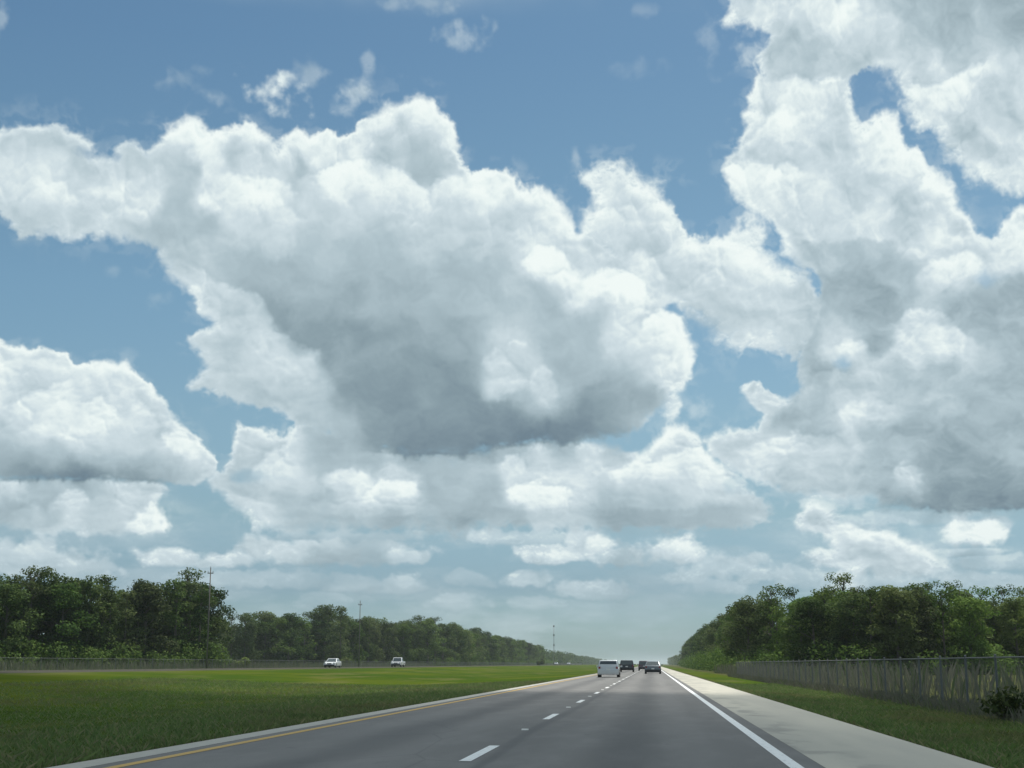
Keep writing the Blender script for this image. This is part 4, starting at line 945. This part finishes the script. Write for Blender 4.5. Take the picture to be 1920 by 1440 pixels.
# the woods going on behind and into the distance: masses nobody could count
def mass(name, items, mat, label, seed, size=.8, per=10):
    rng = np.random.default_rng(seed)
    V, F = leaf_cloud(rng, items, per, size, .85)
    o = new_obj(name, mesh_fast(name, V, F, mat))
    tag(o, label, 'woodland', kind='stuff')
mr = random.Random(31)
def fill(edge, n, h0, h1, d0, d1, side, r=(1.6, 2.8), zlo=.15):
    out = []
    for _ in range(n):
        t = mr.random(); x, y, dx, dy = along(edge, t)
        o = mr.uniform(d0, d1); h = h0+(h1-h0)*t
        xx, yy = x-dy*o*side, y+dx*o*side
        rr = mr.uniform(*r)
        out.append((xx, yy, gz(xx)+max(rr*.6, mr.uniform(zlo, .95)*h-rr*.8), rr))
    return out
mass('far_woodland', fill([(-110, 130), (-92, 160), (-82, 176), (-73, 192), (-64.5, 206), (-66, 225), (-80, 262)], 430, 11.6, 12.6, 6, 22, 1)
     + fill([(-150, 345), (-112, 352), (-100, 372), (-84, 420), (-70, 470)], 520, 13.2, 14.6, 7, 22, 1)
     + fill([(-92, 395), (-78, 445), (-73, 480), (-74, 620)], 260, 11.5, 12.5, 1, 12, 1, (1.4, 2.6), .0), MAT['leaf_dark'],
     'dense dark interior of the wood beyond the oncoming carriageway', 41, .8, 14)
mass('far_woodland', fill([(-72, 480), (-74, 700), (-75, 900), (-78, 1400), (-84, 2600)], 1100, 14.4, 9.5, -1, 16, 1, (2.0, 3.4)), MAT['leaf_dark'],
     'dark wood along the oncoming carriageway dwindling to the horizon', 42, 1.2, 7)
mass('roadside_woodland', fill([(110, 210), (74, 196), (58, 182), (40, 160), (26, 148), (17, 158), (11.8, 182)], 520, 7.6, 8.4, 5, 18, -1), MAT['leaf'],
     'dense interior of the sunlit wood behind the near roadside fence', 43, .7, 16)
mass('roadside_woodland', fill([(14.5, 190), (16, 330), (18, 700), (22, 1500), (28, 2600)], 1000, 9.2, 12.5, 0, 16, -1, (1.6, 3.0)), MAT['leaf_dark'],
     'dark wood along the roadside dwindling to the horizon', 44, 1.1, 8)
# undergrowth along the wood edges
def scrub(edge, n, d0, d1, side, r0, r1):
    out = []
    for _ in range(n):
        t = mr.random(); x, y, dx, dy = along(edge, t); o = mr.uniform(d0, d1)
        rr = mr.uniform(r0, r1); xx, yy = x-dy*o*side, y+dx*o*side
        out.append((xx, yy, gz(xx)+rr*.55*mr.uniform(.6, 2.6), rr))
    return out
mass('undergrowth', scrub([(-96, 150), (-82, 172), (-72, 190), (-64, 203)], 260, -2.2, 2.5, 1, .7, 2.0)
     + scrub([(-112, 348), (-84, 416), (-69, 470), (-70, 700), (-70, 1000)], 380, -2.5, 2, 1, .8, 1.9), MAT['leaf'],
     'bushy undergrowth at the foot of the far wood behind the fence', 45, .34, 60)
mass('undergrowth', scrub([(74, 192), (58, 178), (40, 156), (26, 144), (16.5, 155), (11.5, 182), (12.5, 330), (15, 600)], 620, -3.5, 2, -1, .5, 1.8), MAT['leaf'],
     'bushy undergrowth at the foot of the sunlit wood behind the near fence', 46, .30, 70)

# cabbage palm standing before the sunlit wood
def palm(x, y, h, label):
    e = empty('palm_tree', (x, y, gz(x)-.05), .4, label, 'palm')
    t = MB()
    for k in range(6): t.tube((.02*k, 0, h*k/6), (.02*(k+1), 0, h*(k+1)/6), .19-.006*k, .19-.006*(k+1), 8, k == 5)
    t.build('trunk', MAT['bark'], e, True)
    rng = random.Random(9)
    for q in range(26):
        a = q*2.4; el = rng.uniform(-.7, 1.25); L = rng.uniform(1.1, 1.5)
        base = Vector((.1, 0, h)); f = MB()
        d = Vector((math.cos(a)*math.cos(el), math.sin(a)*math.cos(el), math.sin(el)))
        hub = base+d*L*.5
        f.tube(base, hub, .02, .015, 4, False)
        side = d.cross(Vector((0, 0, 1))).normalized(); upv = side.cross(d)
        for j in range(13):
            b = (j-6)/6*1.25
            dd = (d*math.cos(b)+side*math.sin(b)+upv*.12).normalized()
            tip = hub+dd*L*.62*(1-.15*abs(b))+Vector((0, 0, -.22*rng.random()))
            wv = dd.cross(upv).normalized()*.035
            mid = hub+(tip-hub)*.55+Vector((0, 0, .05))
            f.add([hub, mid-wv, tip, mid+wv], [(0, 1, 2, 3)])
        f.build('frond', MAT['leaf_light'], e)
palm(px_ground(1893, 108), 108, 3.9, 'cabbage palm with a bare trunk behind the near fence, before the sunlit wood')
# dark shrub at the fence
def shrub(x, y, r, leaf, label, name='shrub', per=260, size=.12, group=None):
    rng = np.random.default_rng(abs(int(x*10+y))); rnd = random.Random(int(y))
    e = empty(name, (x, y, gz(x)), 0, label, 'shrub', group)
    cl = [(rnd.uniform(-.6, .6)*r, rnd.uniform(-.6, .6)*r, rnd.uniform(.35, 1.0)*r, rnd.uniform(.3, .5)*r) for _ in range(12)]
    V, F = leaf_cloud(rng, cl, per/r/r*.7, size)
    new_obj('foliage', mesh_fast('foliage', V, F, MAT[leaf]), e)
    t = MB()
    for c in cl[:6]: t.tube((0, 0, -.03), (c[0], c[1], c[2]), .02*r+.008, .008, 5, False)
    t.build('stem', MAT['bark'], e)
shrub(7.05, 29.5, .62, 'leaf_dark', 'dark low shrub growing against the near roadside fence')
shrub(px_ground(1018, 620), 620, 1.9, 'leaf_light', 'pale bushy shrub before the far wood near the tall mast', per=900, size=.5)
shrub(px_ground(455, 212), 212, 1.3, 'leaf_light', 'yellowish shrub at the corner of the tall dark wood', per=700, size=.3)
shrub(px_ground(648, 330), 330, 1.6, 'leaf_light', 'yellowish shrub behind the oncoming carriageway above the first white car', per=800, size=.4)
shrub(px_ground(1385, 160), 160, 1.2, 'leaf_light', 'pale green bush at the far end of the visible near fence', per=700, size=.25)

# ------------------------------------------------------------------ fences
def chain_fence(name, x, y0, y1, h, step, label, wire, cell, jit=0):
    e = empty(name, (x, y0, gz(x)), 0, label, 'fence')
    L = y1-y0
    pm = MB(); pm.tube((0, 0, -.1), (0, 0, h+.05), .028, .028, 8); pm.tube((0, 0, h+.05), (0, 0, h+.08), .036, .01, 8)
    me = bpy.data.meshes.new('post'); me.from_pydata(pm.v, [], pm.f); me.update(); me.materials.append(MAT['wire'])
    n = min(300, int(L/step)+1)
    for k in range(n):
        o = new_obj('post', me, e); o.location = (0, k*step, 0)
    r = MB(); r.tube((0, 0, h), (0, L, h), .018, .018, 6)
    r.build('top_rail', MAT['wire'], e)
    r = MB(); r.tube((0, 0, .06), (0, L, .06), .006, .006, 4)
    r.build('bottom_wire', MAT['wire'], e)
    # diamond fabric: every wire a three-sided rod
    k = np.arange(-int(h/cell)-1, int(L/cell)+1)*cell
    P = []
    for s in (1, -1):
        a = k if s == 1 else k+h
        ya, yb = (a, a+h) if s == 1 else (a, a-h)
        za, zb = np.zeros_like(a)+.05, np.zeros_like(a)+h-.02
        ok = (np.minimum(ya, yb) >= 0) & (np.maximum(ya, yb) <= L)
        P.append(np.stack([np.zeros(ok.sum())+.004*s, ya[ok], za[ok], np.zeros(ok.sum())+.004*s, yb[ok], zb[ok]], 1))
    P = np.concatenate(P); n = len(P)
    A, B = P[:, :3], P[:, 3:]
    d = B-A; d /= np.linalg.norm(d, axis=1)[:, None]
    u = np.tile(np.array([1., 0, 0]), (n, 1)); w = np.cross(d, u)
    ring = [u*math.cos(t)*wire+w*math.sin(t)*wire for t in (0, 2.094, 4.189)]
    V = np.stack([A+ring[0], A+ring[1], A+ring[2], B+ring[0], B+ring[1], B+ring[2]], 1).reshape(-1, 3)
    base = np.arange(n)[:, None, None]*6
    F = (base+np.array([[0, 1, 4, 3], [1, 2, 5, 4], [2, 0, 3, 5]])[None]).reshape(-1, 4)
    o = new_obj('wire_mesh', mesh_fast('wire_mesh', V, F, MAT['wire']), e)
    o['kind'] = 'stuff'
chain_fence('chain_link_fence', 7.5, 17, 129, 1.26, 3.0, 'chain link fence along the verge on the shoulder side of the road', .0011, .12)
chain_fence('chain_link_fence', -60, 60, 1200, 1.2, 3.9, 'long chain link fence beyond the oncoming carriageway before the wood', .0018, .16)

# dry stems and weeds standing behind the near fence
def weeds(name, n, fx, fy, h0, h1, w, mat, label, cat, seed, lean=.25):
    rng = np.random.default_rng(seed)
    x = fx(rng, n); y = fy(rng, n)
    h = h0+(h1-h0)*rng.random(n)**1.6
    a = rng.random(n)*6.283; l = rng.normal(size=(n, 2))*lean*h[:, None]
    z = np.array([gz(q) for q in x])-.02
    dx, dy = np.cos(a)*w, np.sin(a)*w
    V = np.stack([np.stack([x-dx, y-dy, z], 1), np.stack([x+dx, y+dy, z], 1), np.stack([x+l[:, 0]*.35+dx*.6, y+l[:, 1]*.35+dy*.6, z+h*.6], 1),
                  np.stack([x+l[:, 0], y+l[:, 1], z+h], 1)], 1).reshape(-1, 3)
    F = np.arange(len(V)).reshape(-1, 4)
    o = new_obj(name, mesh_fast(name, V, F, mat))
    tag(o, label, cat, kind='stuff')
weeds('weeds', 6000, lambda r, n: 7.7+8*r.random(n)**1.5, lambda r, n: 16+170*r.random(n)**1.2, .3, 1.4, .008, MAT['weed'],
      'dry grey stems and weeds standing behind the near fence', 'weeds', 61, .16)
weeds('weeds', 14000, lambda r, n: -61-6*r.random(n), lambda r, n: 95+300*r.random(n), .3, 1.2, .03, MAT['weed'],
      'dry weeds standing behind the fence of the oncoming carriageway', 'weeds', 62, .16)
weeds('weeds', 15000, lambda r, n: 6.9+1.0*r.random(n), lambda r, n: 14+120*r.random(n)**1.3, .1, .38, .007, MAT['weed'],
      'brownish unmown weeds along the foot of the near fence', 'weeds', 65, .3)
# grass of the verges near the road
def near(r, n): return 9+75*r.random(n)**1.7
weeds('grass', 110000, lambda r, n: 3.66+4.3*r.random(n), near,   .04, .14, .0055, MAT['blade'], 'short green grass on the verge between shoulder and fence', 'grass', 63, .5)
weeds('grass', 210000, lambda r, n: -6.55-26*r.random(n)**1.3, lambda r, n: 12+80*r.random(n)**1.5, .04, .16, .0065, MAT['blade'], 'short green grass of the wide median', 'grass', 64, .5)

# ------------------------------------------------------------------ utility poles
def utility_pole(x, y, h, label, arm=True, r=.11, mat='wood'):
    e = empty('utility_pole' if arm else 'mast', (x, y, gz(x)), .1, label, 'utility pole' if arm else 'mast', None)
    b = MB(); b.tube((0, 0, -.5), (0, 0, h), r, r*.62, 10); b.build('pole', MAT[mat], e, True)
    if arm:
        b = MB(); b.box(-.40, .40, -.05, .05, h-.75, h-.63); b.build('crossarm', MAT[mat], e)
        for q in (-.34, .34, 0):
            b = MB(); z = h-.61 if q else h
            b.tube((q, 0, z), (q, 0, z+.22), .05, .035, 8); b.tube((q, 0, z+.10), (q, 0, z+.13), .075, .06, 8)
            b.build('insulator', MAT['steel'], e)
    else:
        for q in (.5, .75, .97):
            b = MB(); b.box(-.35, .35, -.12, .12, h*q-.4, h*q+.4); b.build('antenna', MAT['steel'], e)
utility_pole(px_ground(386, 186), 186, 13.5, 'closest utility pole, standing before the edge of the tall dark wood')
utility_pole(px_ground(678, 285), 285, 13.3, 'utility pole rising above the far wood between the two white oncoming cars')
utility_pole(px_ground(1043, 690), 690, 19.4, 'tall thin pale mast standing far off beside the oncoming carriageway', False, .17, 'steel')

# ------------------------------------------------------------------ vehicles
def vehicle(name, label, cat, loc, rz, paint_, L, Wd, Hh, shape, group=None):
    """shape: side outline of the body in fractions, greenhouse corners and details; forward is +y, base at z = 0"""
    e = empty(name, loc, rz, label, cat, group)
    w = Wd/2
    gc = shape['clear']; belt = shape['belt']*Hh
    prof = [(p[0]*L-L/2, p[1]*Hh) for p in shape['body']]
    def solid(prof, hw, nm, mat, bev):
        bm = bmesh.new()
        lo = [bm.verts.new((-hw(z), y, z)) for y, z in prof]
        hi = [bm.verts.new((hw(z), y, z)) for y, z in prof]
        bm.faces.new(lo[::-1]); bm.faces.new(hi)
        n = len(prof)
        for i in range(n): bm.faces.new((lo[i], lo[(i+1) % n], hi[(i+1) % n], hi[i]))
        bmesh.ops.recalc_face_normals(bm, faces=bm.faces)
        bmesh.ops.bevel(bm, geom=list(bm.edges), offset=bev, segments=3, profile=.6, affect='EDGES', clamp_overlap=True)
        me = bpy.data.meshes.new(nm); bm.to_mesh(me); bm.free()
        me.polygons.foreach_set('use_smooth', [True]*len(me.polygons))
        me.materials.append(mat)
        return new_obj(nm, me, e)
    solid(prof, lambda z: w*(1-.10*max(0, (gc+.25-z))) if z < gc+.25 else w*(1-.03*(z-belt)/Hh), 'body', paint_, .08)
    gh = [(p[0]*L-L/2, p[1]*Hh) for p in shape['cabin']]          # rear base, rear top, front top, front base
    tum = shape.get('tumble', .17)
    hw = lambda z: w*(.97-tum*max(0, (z-belt))/(Hh-belt))
    solid(gh, hw, 'cabin', paint_, .07)
    (rb, rt, ft, fb) = gh[0], gh[1], gh[2], gh[3]
    def pane(nm, a, b, hwf, out, m0=.10, m1=.10, thick=None):
        # pane between edge a (low) and b (high), across the width
        a = Vector((0, *a)); b = Vector((0, *b)); d = b-a
        p0, p1 = a+d*m0, b-d*m1
        nrm = Vector((0, d.z, -d.y)).normalized()*out
        p0, p1 = p0+nrm, p1+nrm
        x0, x1 = hwf(p0.z)-.10, hwf(p1.z)-.10
        q = nrm.normalized()*-.02
        V = [(-x0, p0.y, p0.z), (x0, p0.y, p0.z), (x1, p1.y, p1.z), (-x1, p1.y, p1.z)]
        V += [tuple(Vector(v)+q) for v in V]
        mesh_obj(nm, V, [(0, 1, 2, 3), (7, 6, 5, 4), (0, 4, 5, 1), (1, 5, 6, 2), (2, 6, 7, 3), (3, 7, 4, 0)], MAT['glass'], e)
    pane('rear_window', rb, rt, hw, -.012, *shape.get('rear_margin', (.14, .16)))
    pane('windscreen', fb, ft, hw, .012, .06, .10)
    for s in (-1, 1):
        zb, zt = rb[1]+(rt[1]-rb[1])*.12, rt[1]-.10
        def yl(z, a, b): return a[0]+(b[0]-a[0])*(z-a[1])/(b[1]-a[1])
        cuts = shape.get('sides', [(.05, .47), (.51, .95)])
        for c0, c1 in cuts:
            V = []
            for z, rev in ((zb, 0), (zt, 1)):
                ya, yb = yl(z, rb, rt), yl(z, fb, ft)
                for c in ((c0, c1) if not rev else (c1, c0)):
                    V.append((s*(hw(z)+.012), ya+(yb-ya)*c, z))
            V += [(v[0]-s*.02, v[1], v[2]) for v in V]
            mesh_obj('side_window', V, [(0, 1, 2, 3), (7, 6, 5, 4), (0, 4, 5, 1), (1, 5, 6, 2), (2, 6, 7, 3), (3, 7, 4, 0)], MAT['glass'], e)
    R_ = shape.get('wheel', .33)
    for s in (-1, 1):
        for fy in shape['axles']:
            y = fy*L-L/2
            t = MB(); t.tube((s*(w-.20), y, R_), (s*(w+.012), y, R_), R_, R_, 20)
            to = t.build('wheel', MAT['tyre'], e)
            t = MB(); t.tube((s*(w-.05), y, R_), (s*(w+.02), y, R_), R_*.62, R_*.55, 14)
            t.build('rim', MAT['rim'], to)
        zl = shape['tail'][0]*Hh; hl = shape['tail'][1]*Hh
        b = MB(); yr = shape['tail_y']*L-L/2
        xx = s*(w-.17)
        b.box(xx-.08, xx+.08, yr-.012, yr+.08, zl, zl+hl); b.build('tail_light', MAT['lamp_red'], e)
        b = MB(); yf = L/2; zf = shape['head']*Hh
        b.box(xx-.14, xx+.14, yf-.09, yf+.008, zf, zf+.13); b.build('headlight', MAT['lamp_white'], e)
        b = MB(); ym = fb[0]-.25
        b.tube((s*hw(belt), ym, belt+.05), (s*(w+.08), ym, belt+.09), .02, .02, 6); b.box(min(s*(w+.04), s*(w+.20)), max(s*(w+.04), s*(w+.20)), ym-.05, ym+.05, belt+.04, belt+.18)
        b.build('mirror', shape.get('mirror_mat', paint_), e)
    yr = shape['tail_y']*L-L/2
    b = MB(); b.box(-w+.05, w-.05, -L/2-.03, -L/2+.12, gc+.03, gc+.24); b.build('rear_bumper', shape.get('bumper_mat', MAT['trim']), e)
    b = MB(); b.box(-w+.07, w-.07, L/2-.12, L/2+.03, gc+.02, gc+.2); b.build('front_bumper', MAT['trim'], e)
    b = MB(); b.box(-.36, .36, L/2-.05, L/2+.012, shape['head']*Hh-.12, shape['head']*Hh+.06); b.build('grille', MAT['trim'], e)
    b = MB(); zp = shape.get('plate', .46)*Hh
    b.box(-.16, .16, yr-.022, yr+.03, zp, zp+.14); b.build('number_plate', MAT['plate'], e)
    b = MB(); b.box(-w+.18, w-.18, -L/2+.25, L/2-.25, gc-.07, gc+.02); b.build('underbody', MAT['trim'], e)
    return e

VAN = dict(clear=.34, belt=.56, body=[(0, .16), (.0, .30), (.012, .52), (.03, .57), (.70, .56), (.80, .50), (.97, .40), (1, .32), (1, .17)],
           cabin=[(.012, .53), (.07, .985), (.58, 1.0), (.80, .52)], sides=[(.03, .30), (.33, .63), (.66, .93)], axles=(.20, .80), wheel=.33,
           tail=(.50, .12), tail_y=.008, head=.36, plate=.40, rear_margin=(.50, .12), tumble=.16)
SUV = dict(clear=.32, belt=.57, body=[(0, .19), (0, .34), (.01, .54), (.03, .58), (.68, .58), (.74, .565), (.97, .50), (1, .40), (1, .2)],
           cabin=[(.012, .55), (.055, .985), (.52, 1.0), (.72, .55)], sides=[(.03, .28), (.31, .62), (.65, .94)], axles=(.19, .81), wheel=.38,
           tail=(.40, .2), tail_y=.008, head=.42, plate=.42, rear_margin=(.16, .14), tumble=.14)
SEDAN = dict(clear=.24, belt=.62, body=[(0, .17), (0, .36), (.01, .60), (.03, .655), (.18, .655), (.68, .63), (.80, .59), (.97, .50), (1, .38), (1, .17)],
             cabin=[(.13, .635), (.27, .98), (.52, 1.0), (.73, .60)], sides=[(.06, .48), (.52, .95)], axles=(.20, .81), wheel=.32,
             tail=(.46, .15), tail_y=.004, head=.44, plate=.36, rear_margin=(.08, .10), tumble=.22)
PICKUP = dict(clear=.36, belt=.56, body=[(0, .21), (0, .36), (.004, .57), (.01, .585), (.40, .585), (.68, .575), (.74, .56), (.97, .52), (1, .40), (1, .2)],
              cabin=[(.40, .55), (.425, .985), (.60, 1.0), (.73, .54)], sides=[(.05, .45), (.50, .95)], axles=(.21, .82), wheel=.39,
              tail=(.36, .2), tail_y=.004, head=.42, plate=.30, rear_margin=(.12, .12), tumble=.12)
silver = car_paint('silver white paint', (.62, .64, .64), .15)
black = car_paint('black paint', (.018, .019, .024), .1)
grey = car_paint('slate grey paint', (.13, .15, .165), .4)
maroon = car_paint('dull mauve paint', (.12, .085, .10), .3)
white = car_paint('white paint', (.80, .81, .80), 0)
def on_road(u, d): return (px_ground(u, d), d, .001)
vehicle('minivan', 'silver white minivan driving ahead in the lane beside the median', 'van', on_road(1144, 118), R(.0), silver, 4.7, 1.76, 1.40,
        dict(VAN, bumper_mat=silver))
vehicle('suv', 'black high-roofed vehicle driving ahead just beyond the silver minivan', 'car', on_road(1177, 196), 0, black, 5.0, 1.92, 1.60, SUV)
vehicle('sedan', 'slate grey sedan driving ahead in the lane beside the shoulder', 'car', on_road(1224, 160), 0, grey, 4.7, 1.80, 1.40, SEDAN)
vehicle('suv', 'dull mauve vehicle driving ahead, half hidden by the slate grey sedan', 'car', on_road(1208, 232), 0, maroon, 4.6, 1.80, 1.60, SUV)
vehicle('sedan', 'white oncoming sedan across the median, closest of the oncoming cars', 'car', (px_ground(628, 218), 218, .532), R(180), white, 4.7, 1.8, 1.42, SEDAN)
vehicle('pickup_truck', 'white oncoming pickup across the median beyond the second utility pole', 'truck', (px_ground(752, 272), 272, .532), R(180), white, 5.2, 1.9, 1.78, PICKUP)
vehicle('sedan', 'pale distant oncoming car near the tall mast, the closer of two', 'car', (px_ground(1047, 730), 730, .532), R(180), silver, 4.7, 1.8, 1.5, SEDAN)
vehicle('sedan', 'pale distant oncoming car near the tall mast, the farther of two', 'car', (px_ground(1070, 850), 850, .532), R(180), silver, 4.7, 1.8, 1.5, SEDAN)

# ------------------------------------------------------------------ haze
hz = MB(); hz.box(-7000, 7000, -80, 9500, -2.0, 24.0)
m = bpy.data.materials.new('summer haze'); m.use_nodes = True
m.node_tree.nodes.clear()
out = m.node_tree.nodes.new('ShaderNodeOutputMaterial'); pv = m.node_tree.nodes.new('ShaderNodeVolumePrincipled')
pv.inputs['Density'].default_value = .00013
pv.inputs['Color'].default_value = (.80, .88, .93, 1)
pv.inputs['Anisotropy'].default_value = .1
m.node_tree.links.new(pv.outputs[0], out.inputs['Volume'])
tag(hz.build('haze', m), kind='stuff')
